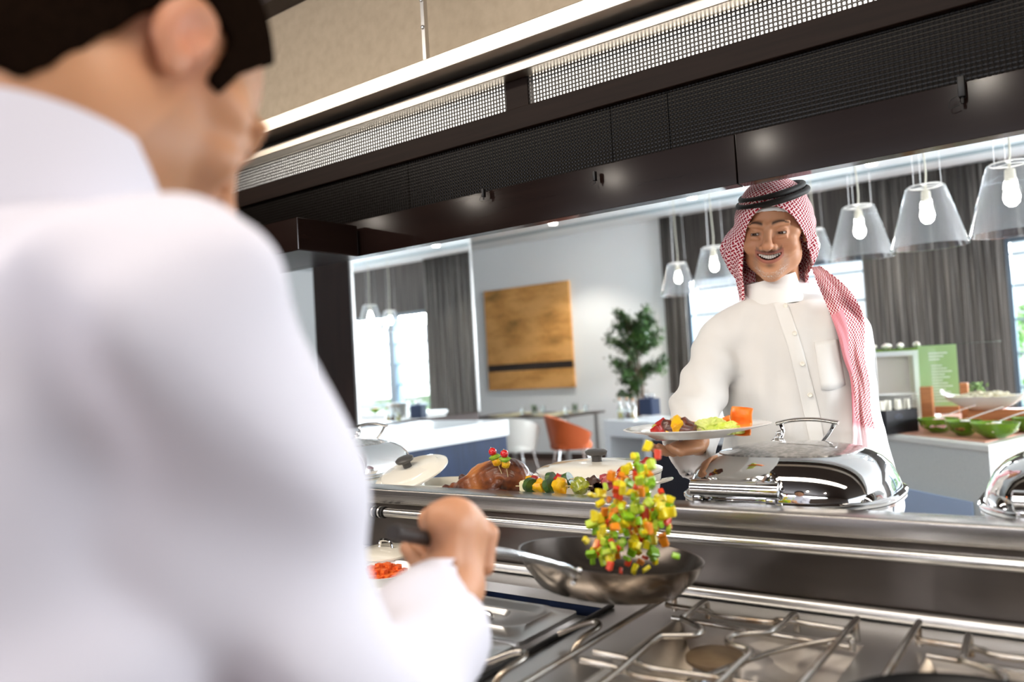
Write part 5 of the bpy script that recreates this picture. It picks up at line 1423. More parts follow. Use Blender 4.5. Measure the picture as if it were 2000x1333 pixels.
# ---- the guest
fc = at(1510, 452, D=2.035)
root = thing('person', 'person in a white thobe and red checked headcloth holding out a plate', 'person', (fc.x, fc.y + .02, 0.0))
RI = Matrix.Translation(-Vector(root.location))
def par(o):
    o.parent = root; o.matrix_parent_inverse = RI; return o
HM = frame(fc, (.17, -.98, -.26), roll=math.radians(3.0))
g = G((-.098, -.140, -.155), (.098, .128, .135), .0017)
d = head_field(g)
body = sdf_obj('body', d, g, skin_m, it=1, color=head_color('C28C68', stub=1.0))
# hands join the same skin mesh further down
head_obj = body
# eyes, teeth
for s in (-1, 1):
    b = B(); blob(b, (0, 0, 0), .0117, u=24, v=16); o = obj('eye', b, eye_m); par(o)
    o.matrix_basis = HM @ Matrix.Translation((s * .0315, -.0775, .006)) @ Matrix.Rotation(-.22, 4, 'Z') @ Matrix.Rotation(.22, 4, 'X')
b = B()
for k in range(-6, 7):
    x = k * .0046 * (1 - .012 * abs(k)); w_ = .0044 if abs(k) > 0 else .005; x = (abs(k) - .5) * (1 if k > 0 else -1) * .0052 if k else None
    if x is None: continue
    zt = -.0495 + 10.5 * x * x; yy = -.0915 + 9.5 * x * x
    h_ = .0088 - .0007 * abs(k)
    n0 = set(b.verts); box(b, x - .00248, x + .00248, yy, yy + .004, zt - h_, zt + .002, .0008)
obj_t = obj('teeth', b, tooth); par(obj_t); obj_t.matrix_basis = HM
# cap under the headcloth
g2 = G((-.1, -.12, 0.0), (.1, .14, .15), .003)
dc = ell(g2, (0, .022, .040), (.0795, .0995, .0865)); dc = su(dc, ell(g2, (0, -.030, -.012), (.0675, .0695, .0915)), .03)
dc = np.abs(dc) - .0022
cut = g2.z - (.0470 + (-g2.y) * .14 - 3.0 * g2.x ** 2); dc = si(dc, -cut, .002)
cloth_w = mat('white_cotton', 'E3E1DC', .7, bump=((500, 500, 500), .05, .001))
o = sdf_obj('skullcap', dc, g2, cloth_w, it=2); par(o); o.matrix_basis = HM

# ---- red checked headcloth
def check_mat():
    m = mat('red_check_cloth', 'F0D4D2', .8); t = m.node_tree; b = t.nodes['Principled BSDF']; N = t.nodes; Lk = t.links
    uvn = N.new('ShaderNodeUVMap'); sep = N.new('ShaderNodeSeparateXYZ'); Lk.new(uvn.outputs[0], sep.inputs[0])
    def M(op, a, b_=None, c=None):
        n = N.new('ShaderNodeMath'); n.operation = op
        for i, v in enumerate((a, b_, c)):
            if v is None: continue
            if isinstance(v, (int, float)): n.inputs[i].default_value = v
            else: Lk.new(v, n.inputs[i])
        return n.outputs[0]
    S = 1 / .0086
    ca, sa = math.cos(.55), math.sin(.55)
    u0 = M('ADD', M('MULTIPLY', sep.outputs[0], ca * S), M('MULTIPLY', sep.outputs[1], -sa * S)); v0 = M('ADD', M('MULTIPLY', sep.outputs[0], sa * S), M('MULTIPLY', sep.outputs[1], ca * S))
    fu, fv = M('FLOOR', u0), M('FLOOR', v0)
    par_ = M('ABSOLUTE', M('MODULO', M('ADD', fu, fv), 2.0))
    lu = M('ABSOLUTE', M('SUBTRACT', M('FRACT', u0), .5)); lv = M('ABSOLUTE', M('SUBTRACT', M('FRACT', v0), .5))
    def dash(a, b_): return M('MULTIPLY', M('LESS_THAN', a, .56), M('LESS_THAN', b_, .25))
    k = M('ADD', M('MULTIPLY', par_, dash(lu, lv)), M('MULTIPLY', M('SUBTRACT', 1.0, par_), dash(lv, lu)))
    at2 = N.new('ShaderNodeAttribute'); at2.attribute_name = 'skin'      # r: border amount
    sp2 = N.new('ShaderNodeSeparateColor'); Lk.new(at2.outputs['Color'], sp2.inputs[0])
    st = M('LESS_THAN', M('FRACT', M('MULTIPLY', sep.outputs[0], 1 / .0055)), .42)
    bord = N.new('ShaderNodeMix'); bord.data_type = 'RGBA'; Lk.new(st, bord.inputs[0]); bord.inputs[6].default_value = (*rgb('E29AA0'), 1); bord.inputs[7].default_value = (*rgb('CE727D'), 1)
    wht = N.new('ShaderNodeMix'); wht.data_type = 'RGBA'; wht.inputs[7].default_value = (*rgb('F0DDE0'), 1); Lk.new(sp2.outputs[1], wht.inputs[0]); Lk.new(bord.outputs[2], wht.inputs[6])
    chk = N.new('ShaderNodeMix'); chk.data_type = 'RGBA'; Lk.new(k, chk.inputs[0]); chk.inputs[6].default_value = (*rgb('F6DADA'), 1); chk.inputs[7].default_value = (*rgb('9E1228'), 1)
    fin = N.new('ShaderNodeMix'); fin.data_type = 'RGBA'; Lk.new(sp2.outputs[0], fin.inputs[0]); Lk.new(chk.outputs[2], fin.inputs[6]); Lk.new(wht.outputs[2], fin.inputs[7])
    Lk.new(fin.outputs[2], b.inputs['Base Color']); b.inputs['Subsurface Weight'].default_value = 0
    return m
check_m = check_mat()
g3 = G((-.145, -.128, -.21), (.150, .165, .150), .0026)
x, y, z = g3.x, g3.y, g3.z
crown = ell(g3, (0, .022, .045), (.087, .108, .090)); crown = su(crown, ell(g3, (0, -.025, .01), (.078, .078, .085)), .03)
# hanging cloth, bulging at cheek height then drawn in towards the collar
zc = np.clip((z - .03) / -.20, 0, 1)
rx = .092 + .026 * np.sin(np.clip(zc * 1.35, 0, 1) * PI) - .010 * zc; ry = .110 + .018 * zc
cx_ = .000 - .020 * sstep(0, .3, zc) + .010 * zc
th = np.arctan2(x - cx_, -(y - .03))
fold = .0040 * np.sin(9 * th + 16 * z + 2 * np.sin(22 * z)) * sstep(.06, -.03, z) + .0025 * np.sin(21 * th - 34 * z) * sstep(.04, -.06, z)
skirt = (np.sqrt(((x - cx_) / rx) ** 2 + ((y - .03) / ry) ** 2) - 1) * .1 + fold
skirt = si(skirt, z - .055, .03)
hood = su(crown, skirt, .02)
hood = np.abs(hood) - .0024
# face opening
fz = z + .045
xo = np.where(x > .004, (x - .004) / .078, (x - .004) / .0665)
wide = 1 + .10 * sstep(-.02, -.12, z)
opn = (np.sqrt((xo / wide) ** 2 + (np.clip(fz, 0, 1) / .116) ** 2) - 1) * .07
opn = np.maximum(opn, y - (-.004 + .030 * sstep(0, .06, -z)))
hood = ss(hood, opn, .003)
hood = np.maximum(hood, -(z + .158 + .22 * (y) - .30 * x))
def uvh(V):
    v_ = V - np.array([0, .02, .045]); r = np.linalg.norm(v_, axis=1) + 1e-9
    th = np.arctan2(v_[:, 0], -v_[:, 1]); ph = np.arccos(np.clip(v_[:, 2] / r, -1, 1))
    top = v_[:, 2] > 0.0
    vv = np.where(top, ph * .1, PI / 2 * .1 - v_[:, 2])
    return np.stack([th * .1 * np.where(top, np.clip(np.sin(ph) * 1.0, .35, 1), 1), vv], 1)
o = sdf_obj('headcloth', hood, g3, check_m, it=2, uv=uvh, color=lambda V: np.zeros((len(V), 3)))
par(o); o.matrix_basis = HM; headcloth = o
# black double cord ring
ag = mat('black_cord', '1B1714', .6, bump=((900, 900, 900), .3, .001))
b = B(); torus(b, (0.0, .014, .084), .0850, .0080, 64, 12, sx=1.0, sy=1.19, rot=None)
torus(b, (.001, .016, .0985), .0765, .0078, 64, 12, sx=1.0, sy=1.19)
M_ = Matrix.Translation((0, .01, .09)) @ Matrix.Rotation(math.radians(-9), 4, 'Y') @ Matrix.Rotation(math.radians(4), 4, 'X') @ Matrix.Translation((0, -.01, -.09))
for v in b.verts: v.co = M_ @ v.co
o = obj('head_cord', b, ag); par(o); o.matrix_basis = HM

# ---- thobe: torso, both sleeves, one garment
def P2(px, py, D): p = at(px, py, D=D); return np.array(p)
tz = [(500, None)]
secs = []   # z, cx, cy, a(half width), b(half depth)
for py, xl, xr, D, bb in ((590, 1450, 1610, 2.06, .080), (620, 1405, 1660, 2.06, .105), (650, 1384, 1676, 2.05, .118), (700, 1398, 1678, 2.04, .126), (760, 1408, 1684, 2.03, .130), (830, 1412, 1700, 2.03, .132), (900, 1412, 1712, 2.03, .135), (985, 1410, 1735, 2.03, .138)):
    L_, R_ = P2(xl, py, D), P2(xr, py, D); c_ = (L_ + R_) / 2; secs.append((c_[2], c_[0], c_[1], np.linalg.norm(R_ - L_) / 2 * .97, bb))
secs.append((.60, secs[-1][1] + .02, secs[-1][2] + .05, .20, .15)); secs.append((.06, secs[-1][1] + .01, secs[-1][2] + .03, .25, .20))
secs = sorted(secs); SZ, SXc, SYc, SA, SB = [np.array(q) for q in zip(*secs)]
yf0 = 1.885
lo = (SXc.min() - .42, 1.58, .03); hi = (SXc.max() + .34, 2.42, 1.60)
g = G(lo, hi, .0075)
def torso_field(g):
    zz = np.broadcast_to(g.z, (1, 1, len(g.z.ravel()))) if g.z.ndim == 3 and g.z.shape[0] == 1 else g.z
    cx, cy, a, b_ = [np.interp(g.z, SZ, q).astype(np.float32) for q in (SXc, SYc, SA, SB)]
    k = (np.abs((g.x - cx) / a) ** 2.4 + np.abs((g.y - cy) / b_) ** 2.4) ** (1 / 2.4)
    d = (k - 1) * np.minimum(a, b_)
    return np.maximum(d, g.z - (SZ.max() - .004)), cx, cy
shL = P2(1408, 656, 2.06); shR = P2(1652, 640, 2.06); neck = P2(1520, 556, 2.08)
elbL = P2(1362, 790, 1.97); wrL = P2(1345, 873, 1.79); elbR = P2(1668, 800, 2.05); wrR = P2(1722, 985, 1.99)
def build_torso(g):
    d, cx, cy = torso_field(g)
    for sh in (shL, shR): d = su(d, cap(g, neck - np.array([0, -.01, .064]), sh - np.array([0, 0, .005]), .058, .056), .04)
    # right sleeve (picture left)
    sl = cap(g, shL - np.array([.002, 0, .02]), elbL, .064, .060); sl = su(sl, cap(g, elbL, wrL, .060, .058), .02)
    sl = su(sl, cap(g, wrL + np.array([0, .04, 0]), wrL + np.array([.004, .0, -.048]), .045, .034), .03)
    sr = cap(g, shR - np.array([0, 0, .02]), elbR, .064, .058); sr = su(sr, cap(g, elbR, wrR, .058, .054), .02)
    # soft folds
    wv = .0052 * np.sin(46 * (g.x - cx) + 5 * np.sin(5 * g.z) + 6 * g.y) * sstep(1.45, 1.25, g.z) + .0034 * np.sin(88 * (g.x - cx) - 14 * g.z)
    wv = wv + .0034 * np.sin(30 * g.z + 22 * (g.x - cx)) 
    ws = .0060 * np.sin(62 * g.z + 38 * g.x + 26 * g.y) * sstep(1.46, 1.36, g.z) * sstep(1.05, 1.2, g.z)
    d = d + wv; sl = sl + ws; sr = sr + ws * .35
    d = su(d, sl, .012); d = su(d, sr, .012)
    # open cuff: hollow the end of the sleeve towards the hand
    ax = np.array([0.02, -1, -.25]); ax /= np.linalg.norm(ax)
    t_ = (g.x - wrL[0]) * ax[0] + (g.y - wrL[1]) * ax[1] + (g.z - wrL[2]) * ax[2]
    hol = np.maximum(cap(g, wrL, wrL + np.array([.003, 0, -.046]), .047, .030), -(t_ + .03))
    d = ss(d, hol, .004)
    cutp = np.maximum(t_ - .012, sph(g, wrL + np.array([0, -.05, 0]), .12)); 
    d = ss(d, np.maximum(-(t_ - .018), sph(g, wrL + np.array([0, -.06, -.02]), .13)), .004)
    # neck hole
    return d
thobe_m = mat('white_thobe_cotton', 'DAD7D2', .72, bump=((420, 420, 420), .04, .001), sheen=.15)
d = build_torso(g)
o = sdf_obj('thobe', d, g, thobe_m, it=3); par(o); thobe = o
# front surface of the thobe, for things sewn on it
from mathutils.bvhtree import BVHTree
bpy.context.view_layer.update()
bvh = BVHTree.FromObject(thobe, bpy.context.evaluated_depsgraph_get())
def on_front(px, py, off=.002):
    d_ = ray(px, py).normalized(); h = bvh.ray_cast(CAM, d_)
    return (h[0] - d_ * off) if h[0] is not None else at(px, py, D=1.93)
# standing collar
cM = frame(P2(1507, 561, 2.07), (0.02, -.97, 0), (-.14, -.10, 1))
b = B(); N = 56; rings = [[], [], [], []]
for i in range(N):
    a = 2 * PI * i / N; fr = .5 - .5 * math.cos(a)      # a=0 front
    sx_, cy_ = math.sin(a), -math.cos(a)
    for k, (r, zt) in enumerate(((.073, -.056), (.0650, .034 - .022 * (1 - fr) * 1.0), (.0625, .034 - .022 * (1 - fr)), (.067, -.056))):
        rings[k].append(b.verts.new((r * sx_ * 1.0, r * cy_ * 1.02, zt)))
for i in range(N):
    j = (i + 1) % N
    for k in range(4): A_, D_ = rings[k], rings[(k + 1) % 4]; b.faces.new((A_[i], A_[j], D_[j], D_[i]))
o = obj('collar', b, cloth_w); par(o); o.matrix_basis = cM
# placket with buttons, pocket, all lying on the front
pl_c = [(1517, 572), (1527, 600), (1540, 640), (1553, 680), (1566, 730), (1581, 790), (1592, 840), (1603, 900)]
def strip_on_front(name, cl, w0, w1, m_, off=.0035, n=8):
    P = smooth_path([Vector((a, c, 0)) for a, c in cl], 5); b = B(); rows = []
    for i, p in enumerate(P):
        w_ = w0 + (w1 - w0) * i / (len(P) - 1); rows.append([b.verts.new(on_front(p.x - w_ / 2 + w_ * j / n, p.y + (w_ * j / n - w_ / 2) * -.10, off)) for j in range(n + 1)])
    for A_, D_ in zip(rows, rows[1:]):
        for j in range(n): b.faces.new((A_[j], A_[j + 1], D_[j + 1], D_[j]))
    o = obj(name, b, m_); solid(o, .0022, 1.0); par(o); return o
plk = strip_on_front('placket', pl_c, 27, 30, cloth_w)
bt = mat('shell_button', 'EFE9DA', .2, coat=.5)
for (px, py) in ((1534, 597), (1552, 651), (1567, 711), (1582, 772)):
    p = on_front(px, py, .0068); b = B(); lathe(b, [(0, 0), (.0052, 0), (.0058, .001), (.005, .0022), (.0042, .0016), (0, .0014)], 16)
    o = obj('button', b, bt); par(o); o.matrix_basis = Matrix.Translation(p) @ Vector((0, 0, 1)).rotation_difference((CAM - p).normalized()).to_matrix().to_4x4()
b = B(); ql = [(1590, 668), (1636, 663), (1650, 748), (1640, 760), (1612, 765), (1603, 758)]
n = 8; rows = []
for i in range(n + 1):
    t0 = i / n; Lx, Ly = 1590 + (1604 - 1590) * t0, 668 + (762 - 668) * t0; Rx, Ry = 1636 + (1652 - 1636) * t0, 663 + (752 - 663) * t0
    rows.append([b.verts.new(on_front(Lx + (Rx - Lx) * j / n, Ly + (Ry - Ly) * j / n + (5 * (1 - (2 * j / n - 1) ** 2) if i == n else 0), .003)) for j in range(n + 1)])
for A_, D_ in zip(rows, rows[1:]):
    for j in range(n): b.faces.new((A_[j], A_[j + 1], D_[j + 1], D_[j]))
o = obj('chest_pocket', b, cloth_w); solid(o, .002, 1.0); par(o)

# ---- end of the headcloth thrown over the shoulder and hanging down the front
inner = [(1586, 522), (1600, 560), (1619, 608), (1636, 655), (1647, 700), (1662, 745), (1666, 800), (1666, 846), (1667, 880), (1690, 905)]
outer = [(1600, 520), (1640, 550), (1669, 580), (1688, 625), (1688, 690), (1698, 748), (1701, 805), (1712, 850), (1715, 880), (1700, 907)]
ip = smooth_path([Vector((a, c, 0)) for a, c in inner], 8); op = smooth_path([Vector((a, c, 0)) for a, c in outer], 8)
b = B(); uvl = b.loops.layers.uv.verify(); cl_ = b.verts.layers.float_color.new('skin'); nn = 24; rows = []; uvs = []; acc = 0; prevc = None
fw = -(ROT @ Vector((0, 0, 1))); NR = len(ip); DP = np.zeros((NR, nn + 1))
for i, (p, q) in enumerate(zip(ip, op)):
    for j in range(nn + 1):
        u = j / nn; h = on_front(p.x + (q.x - p.x) * u, p.y + (q.y - p.y) * u, 0); dep = (h - CAM).dot(fw)
        DP[i, j] = np.clip(dep, 1.86, 2.02 + .04 * max(0, 1 - i / 14))
DP[:4] = DP[4] + np.linspace(.05, 0, 4)[:, None]
for _ in range(14):
    E_ = np.pad(DP, 1, mode='edge'); DP = np.minimum(DP, (E_[1:-1, 1:-1] * 2 + E_[:-2, 1:-1] + E_[2:, 1:-1] + E_[1:-1, :-2] + E_[1:-1, 2:]) / 6) * .6 + .4 * (E_[:-2, 1:-1] + E_[2:, 1:-1] + E_[1:-1, :-2] + E_[1:-1, 2:]) / 4
for i, (p, q) in enumerate(zip(ip, op)):
    row = []; uvr = []; v_ = i / (NR - 1)
    c_ = at((p.x + q.x) / 2, (p.y + q.y) / 2, D=float(DP[i, nn // 2]))
    if prevc is not None: acc += (c_ - prevc).length
    prevc = c_
    for j in range(nn + 1):
        u = j / nn; xx = p.x + (q.x - p.x) * u; yy = p.y + (q.y - p.y) * u
        fo = (.009 * math.sin(u * 10 + v_ * 6) + .005 * math.sin(u * 23 - v_ * 11)) * (.35 + .65 * v_)
        row.append(b.verts.new(at(xx, yy, D=float(DP[i, j]) - .022 + fo))); uvr.append(((u - .5) * (.125 - .025 * v_), acc))
    rows.append(row); uvs.append(uvr)
    for j, v in enumerate(row):
        u = j / nn; bord = float(sstep(.40 + .10 * math.sin(v_ * 9), .36 + .10 * math.sin(v_ * 9), u)) if v_ > .24 else 0.0
        if .52 < v_ < .72 and .12 < u < .40: bord = 0.0
        bord = max(float(bord), float(sstep(.84, .88, v_))); wh = float(sstep(.72, .76, v_) * (1 - sstep(.88, .92, v_)))
        v[cl_] = (max(bord, wh), wh, 0, 1)
for i in range(len(rows) - 1):
    for j in range(nn):
        f = b.faces.new((rows[i][j], rows[i][j + 1], rows[i + 1][j + 1], rows[i + 1][j]))
        for lp, (a_, c2) in zip(f.loops, ((i, j), (i, j + 1), (i + 1, j + 1), (i + 1, j))): lp[uvl].uv = uvs[a_][c2]
o = obj('headcloth_tail', b, check_m); solid(o, .002); o.parent = headcloth; o.matrix_parent_inverse = HM.inverted()

# ---- right hand under the plate (picture left) and neck/arm skin: joined into the body mesh
pl = np.array(plc)
gh = G((pl[0] - .14, pl[1] - .03, pl[2] - .12), (pl[0] + .14, wrL[1] + .10, pl[2] + .07), .0024)
palm_c = P2(1336, 872, 1.70)
w0 = wrL + np.array([0, .05, .004]); w1 = np.array([palm_c[0] + .004, palm_c[1] + .055, palm_c[2] + .004])
d = cap(gh, w0, w1, .030, .027)
pc = np.array([palm_c[0], palm_c[1] + .005, palm_c[2] - .004])
d = su(d, ell(gh, pc, (.040, .048, .0165)), .016)
zf = pl[2] - .0115                 # fingers press up under the plate
zr_ = pl[2]
fdir = np.array([-.50, -.866, 0]); fsid = np.array([.866, -.50, 0])
for k, (dx, L1, L2) in enumerate(((-.030, .036, .026), (-.010, .040, .030), (.010, .037, .028), (.028, .029, .022))):
    L1, L2 = L1 * .72, L2 * .8; a = pc + fdir * .012 + fsid * dx + np.array([0, 0, -.002]); m1 = a + fdir * L1 + np.array([0, 0, -.004]); m2 = m1 + fdir * L2 * .9 + np.array([0, 0, .007]); m3 = m2 + fdir * .014 + np.array([0, 0, .009])
    m3[2] = min(m3[2], zf)
    r = (.0098, .0100, .0096, .0082)[k]
    d = su(d, cap(gh, a, m1, r, r * .93), .006); d = su(d, cap(gh, m1, m2, r * .93, r * .86), .003); d = su(d, cap(gh, m2, m3, r * .86, r * .72), .003)
# thumb rises from the side of the palm and lies over the rim
t0 = np.array(w1) + np.array([.018, -.012, .008]); t1 = P2(1352, 838, 1.735); t2 = P2(1332, 829, 1.715); t3 = P2(1309, 832, 1.705)
d = su(d, cap(gh, np.array(w1) + np.array([.006, -.004, .004]), t1, .020, .0150), .014)
d = su(d, cap(gh, t1, t2, .0145, .0130), .006); d = su(d, cap(gh, t2, t3, .0125, .0092), .004)
hcol = lambda V: np.tile(np.array(rgb('B8845F')), (len(V), 1)) * (1 + .06 * vnoise(V, 90, 4))[:, None]
hand = sdf_obj('hand', d, gh, skin_m, it=1, color=hcol)
# other hand hanging by the side, below the counter edge
gh2 = G((wrR[0] - .06, wrR[1] - .09, wrR[2] - .25), (wrR[0] + .08, wrR[1] + .08, wrR[2] + .04), .003)
q = wrR.copy(); d = cap(gh2, q, q + np.array([.004, -.01, -.06]), .027, .025); pc2 = q + np.array([.006, -.015, -.085]); d = su(d, ell(gh2, pc2, (.018, .038, .045)), .015)
for k, (dy, L1) in enumerate(((-.028, .062), (-.010, .072), (.009, .068), (.026, .054))):
    a = pc2 + np.array([0, dy, -.035]); m1 = a + np.array([-.004, dy * .1, -L1 * .5]); m2 = m1 + np.array([-.012, 0, -L1 * .45])
    d = su(d, cap(gh2, a, m1, .0095, .009), .005); d = su(d, cap(gh2, m1, m2, .009, .0075), .003)
d = su(d, cap(gh2, pc2 + np.array([-.006, -.03, .02]), pc2 + np.array([-.016, -.05, -.03]), .011, .009), .006)
hand2 = sdf_obj('hand', d, gh2, skin_m, it=1, color=hcol)
def merge(name, parts):
    """join meshes (already placed) into one mesh in world space, then return the object"""
    bm = bmesh.new(); bpy.context.view_layer.update()
    for o_, M in parts:
        me = o_.data.copy(); me.transform(M); bm.from_mesh(me); bpy.data.objects.remove(o_)
    me = bpy.data.meshes.new(name); bm.to_mesh(me); bm.free(); me.materials.append(skin_m)
    me.polygons.foreach_set('use_smooth', [True] * len(me.polygons))
    o_ = bpy.data.objects.new(name, me); C.objects.link(o_); return o_
body = merge('body', [(head_obj, HM), (hand, Matrix.Identity(4)), (hand2, Matrix.Identity(4))]); par(body)
def limb(o_, pts, rad):
    '''an arm under the sleeve that ties the hand to the neck in the one body mesh'''
    bm = bmesh.new(); bm.from_mesh(o_.data); bm.verts.ensure_lookup_table(); old = [v for v in bm.verts]
    P = smooth_path([Vector(p) for p in pts], 4); R_ = np.interp(np.linspace(0, len(rad) - 1, len(P)), range(len(rad)), rad); rings = []
    for i, p in enumerate(P):
        t_ = (P[min(i + 1, len(P) - 1)] - P[max(i - 1, 0)]).normalized(); a_ = t_.orthogonal().normalized()
        if i: a_ = (rings_a - t_ * rings_a.dot(t_)).normalized()
        rings_a = a_; c_ = t_.cross(a_); rings.append([bm.verts.new(p + (a_ * math.cos(k * PI / 6) + c_ * math.sin(k * PI / 6)) * R_[i]) for k in range(12)])
    for A_, D_ in zip(rings, rings[1:]):
        for k in range(12): bm.faces.new((A_[k], A_[(k + 1) % 12], D_[(k + 1) % 12], D_[k]))
    for ring, p in ((rings[0], P[0]), (rings[-1], P[-1])):
        v = min(old, key=lambda q: (q.co - p).length)
        for k in range(12): bm.faces.new((ring[k], ring[(k + 1) % 12], v))
    bm.to_mesh(o_.data); bm.free(); o_.data.polygons.foreach_set('use_smooth', [True] * len(o_.data.polygons))
ncb = np.array(HM @ Vector((0, .045, -.15)))
limb(body, [ncb, shL + np.array([.02, 0, -.02]), elbL, w0 + np.array([0, .01, 0])], [.05, .048, .042, .030])
limb(body, [ncb, shR + np.array([-.02, 0, -.02]), elbR, wrR + np.array([0, 0, .01])], [.05, .048, .042, .028])
shoe_m = mat('black_leather_shoe', '15120F', .3)
for s in (-.1, .1):
    b = B(); blob(b, (SXc[0] + s, SYc[0] - .07, .045), .045, 1.05, 2.8, .95, 20, 12); 
    for v in b.verts: v.co.z = max(v.co.z, 0.002)
    par(obj('shoe', b, shoe_m))
# ---------------------------------------------------------------- the cook, close to the camera
hc = at(262, 148, D=.60)
root = thing('person', 'person in a white shirt seen from behind at the left, tossing a pan', 'person', (hc.x, hc.y, 0.0))
RI2 = Matrix.Translation(-Vector(root.location))
def par2(o):
    o.parent = root; o.matrix_parent_inverse = RI2; return o
face_dir = Vector((-.03, .90, -.84))
HC = frame(hc, face_dir, roll=0.0)
g = G((-.098, -.140, -.215), (.098, .138, .135), .0026)
_nk = HC.inverted() @ (hc + Vector((.0, -.075, -.165)))
d = head_field(g, .25, neck=tuple(_nk))
def cook_col(V):
    c = head_color('B98560', brow='1C1512')(V)
    x, y, z = V.T; ax = np.abs(x)
    k = np.exp(-((ax - .078) ** 2 + (y - .01) ** 2 + z ** 2) / .0012)[:, None] * .5; c = c * (1 - k) + np.array(rgb('D08068')) * k
    k = (np.exp(-((z + .055) ** 2 / .0012)) * (y < -.02) * .25)[:, None]; c = c * (1 - k) + np.array(rgb('6A5448')) * k
    return c
head_obj = sdf_obj('head', d, g, skin_m, it=1, color=cook_col)
# hair
g2 = G((-.10, -.13, -.14), (.10, .14, .15), .003)
h0 = ell(g2, (0, .022, .040), (.0805, .1005, .0875)); h0 = su(h0, ell(g2, (0, -.030, -.008), (.0675, .0655, .088)), .03)
h0 = su(h0, cap(g2, (0, .030, -.05), tuple(Vector((0, .030, -.05)).lerp(_nk, .8)), .0550, .0580), .03)
s2 = G.__new__(G); s2.lo, s2.h, s2.n = g2.lo, g2.h, g2.n; s2.x, s2.y, s2.z = np.abs(g2.x), g2.y, g2.z
hair = np.abs(h0) - .004
low = np.where(g2.y > .035, -.058 + 0 * g2.y, np.where(g2.y > -.012, .030, -.022))         # nape / over the ear / sideburn
low = -.098 * sstep(.025, .045, g2.y) + .030 * (1 - sstep(.025, .045, g2.y)) * sstep(-.022, -.010, g2.y) + (-.006) * (1 - sstep(-.022, -.010, g2.y))
hair = np.maximum(hair, low - g2.z)
hair = np.maximum(hair, (-.034 - g2.y) - .30 * (g2.z - .02) * (g2.z > .02))
hair = hair + .0008 * np.sin(g2.x * 900) * np.sin(g2.y * 800 + g2.z * 700)
o = sdf_obj('hair', hair, g2, mat('dark_brown_hair', '100A07', 1.0, noise_=((300, 300, 300), '1C120C', .4, .7), spec=.0), it=2); par2(o); o.matrix_basis = HC
for s in (-1, 1):
    b = B(); blob(b, (0, 0, 0), .0117, u=16, v=12); o = obj('eye', b, eye_m); par2(o); o.matrix_basis = HC @ Matrix.Translation((s * .0315, -.0775, .006)) @ Matrix.Rotation(.35, 4, 'X')

# shirt
A = lambda px, py, D: np.array(at(px, py, D=D))
shR = A(334, 608, .47); elb = A(690, 1500, .60); wr = A(872, 1172, .84)
rt_ = np.array([.985, .17, 0]); rt_ /= np.linalg.norm(rt_)
shL = shR - rt_ * .37 + np.array([0, 0, .0]); neck = np.array(hc) + np.array([0, -.068, -.138]); mid = (shR + shL) / 2; 
lo = (shL[0] - .14, mid[1] - .22, .80); hi = (wr[0] + .16 if wr[0] > shR[0] else shR[0] + .16, wr[1] + .08, neck[2] + .06)
g = G(lo, hi, .0062)
bx = (g.x - mid[0]) * rt_[0] + (g.y - mid[1]) * rt_[1]; by = -(g.x - mid[0]) * rt_[1] + (g.y - mid[1]) * rt_[0]
zz = g.z; a_ = np.interp(zz, [.8, 1.0, 1.2, 1.35, 1.46], [.175, .172, .178, .190, .165]).astype(np.float32); b_ = np.interp(zz, [.8, 1.0, 1.2, 1.35, 1.47], [.125, .125, .128, .120, .085]).astype(np.float32)
k = (np.abs(bx / a_) ** 2.3 + np.abs(by / b_) ** 2.3) ** (1 / 2.3); d = (k - 1) * b_
d = np.maximum(d, zz - (shR[2] + .012))
for sh in (shL, shR): d = su(d, cap(g, neck - np.array([0, .01, .03]), sh, .062, .062), .05)
sl = cap(g, shR, elb, .072, .066); sl = su(sl, cap(g, elb, wr, .064, .050), .03)
sl2 = cap(g, shL, shL + np.array([-.03, .05, -.33]), .072, .06)
ws = .0080 * np.sin(40 * zz + 30 * g.x + 24 * g.y) + .0045 * np.sin(75 * g.x - 30 * zz)
d = d + .0085 * np.sin(30 * bx + 5 * np.sin(8 * zz)) ; d = su(d, sl + ws, .022); d = su(d, sl2 + ws, .03)
ax = wr - elb; ax /= np.linalg.norm(ax); t_ = (g.x - wr[0]) * ax[0] + (g.y - wr[1]) * ax[1] + (g.z - wr[2]) * ax[2]
near = sph(g, wr, .11)
d = ss(d, np.maximum(-(t_ - .012), near), .004); d = ss(d, np.maximum(cap(g, wr, wr + ax * .05, .042), -(t_ + .03)), .003)
d = ss(d, cap(g, neck - np.array([0, 0, .02]), np.array(hc) + np.array([0, -.01, -.03]), .058, .060), .006)
shirt_m = mat('cook_white_shirt', 'CFCCD6', .75, bump=((300, 300, 300), .05, .001), sheen=.15)
o = sdf_obj('shirt', d, g, shirt_m, it=3); par2(o)
# stand collar of the shirt
nc = Vector(neck) + Vector((0, .004, .050))
cM = frame(nc, (-.12, .95, -.2), (0.0, .28, 1))
b = B(); N = 48; rings = [[], [], [], []]
for i in range(N):
    a = 2 * PI * i / N; bk = .5 - .5 * math.cos(a); sx_, cy_ = math.sin(a), -math.cos(a)
    for kk, (r, zt) in enumerate(((.080, -.065), (.071, .018 + .012 * bk), (.068, .018 + .012 * bk), (.075, -.065))): rings[kk].append(b.verts.new((r * sx_, r * cy_, zt)))
for i in range(N):
    j = (i + 1) % N
    for kk in range(4): A_, D_ = rings[kk], rings[(kk + 1) % 4]; b.faces.new((A_[i], A_[j], D_[j], D_[i]))
o = obj('shirt_collar', b, shirt_m); par2(o); o.matrix_basis = cM
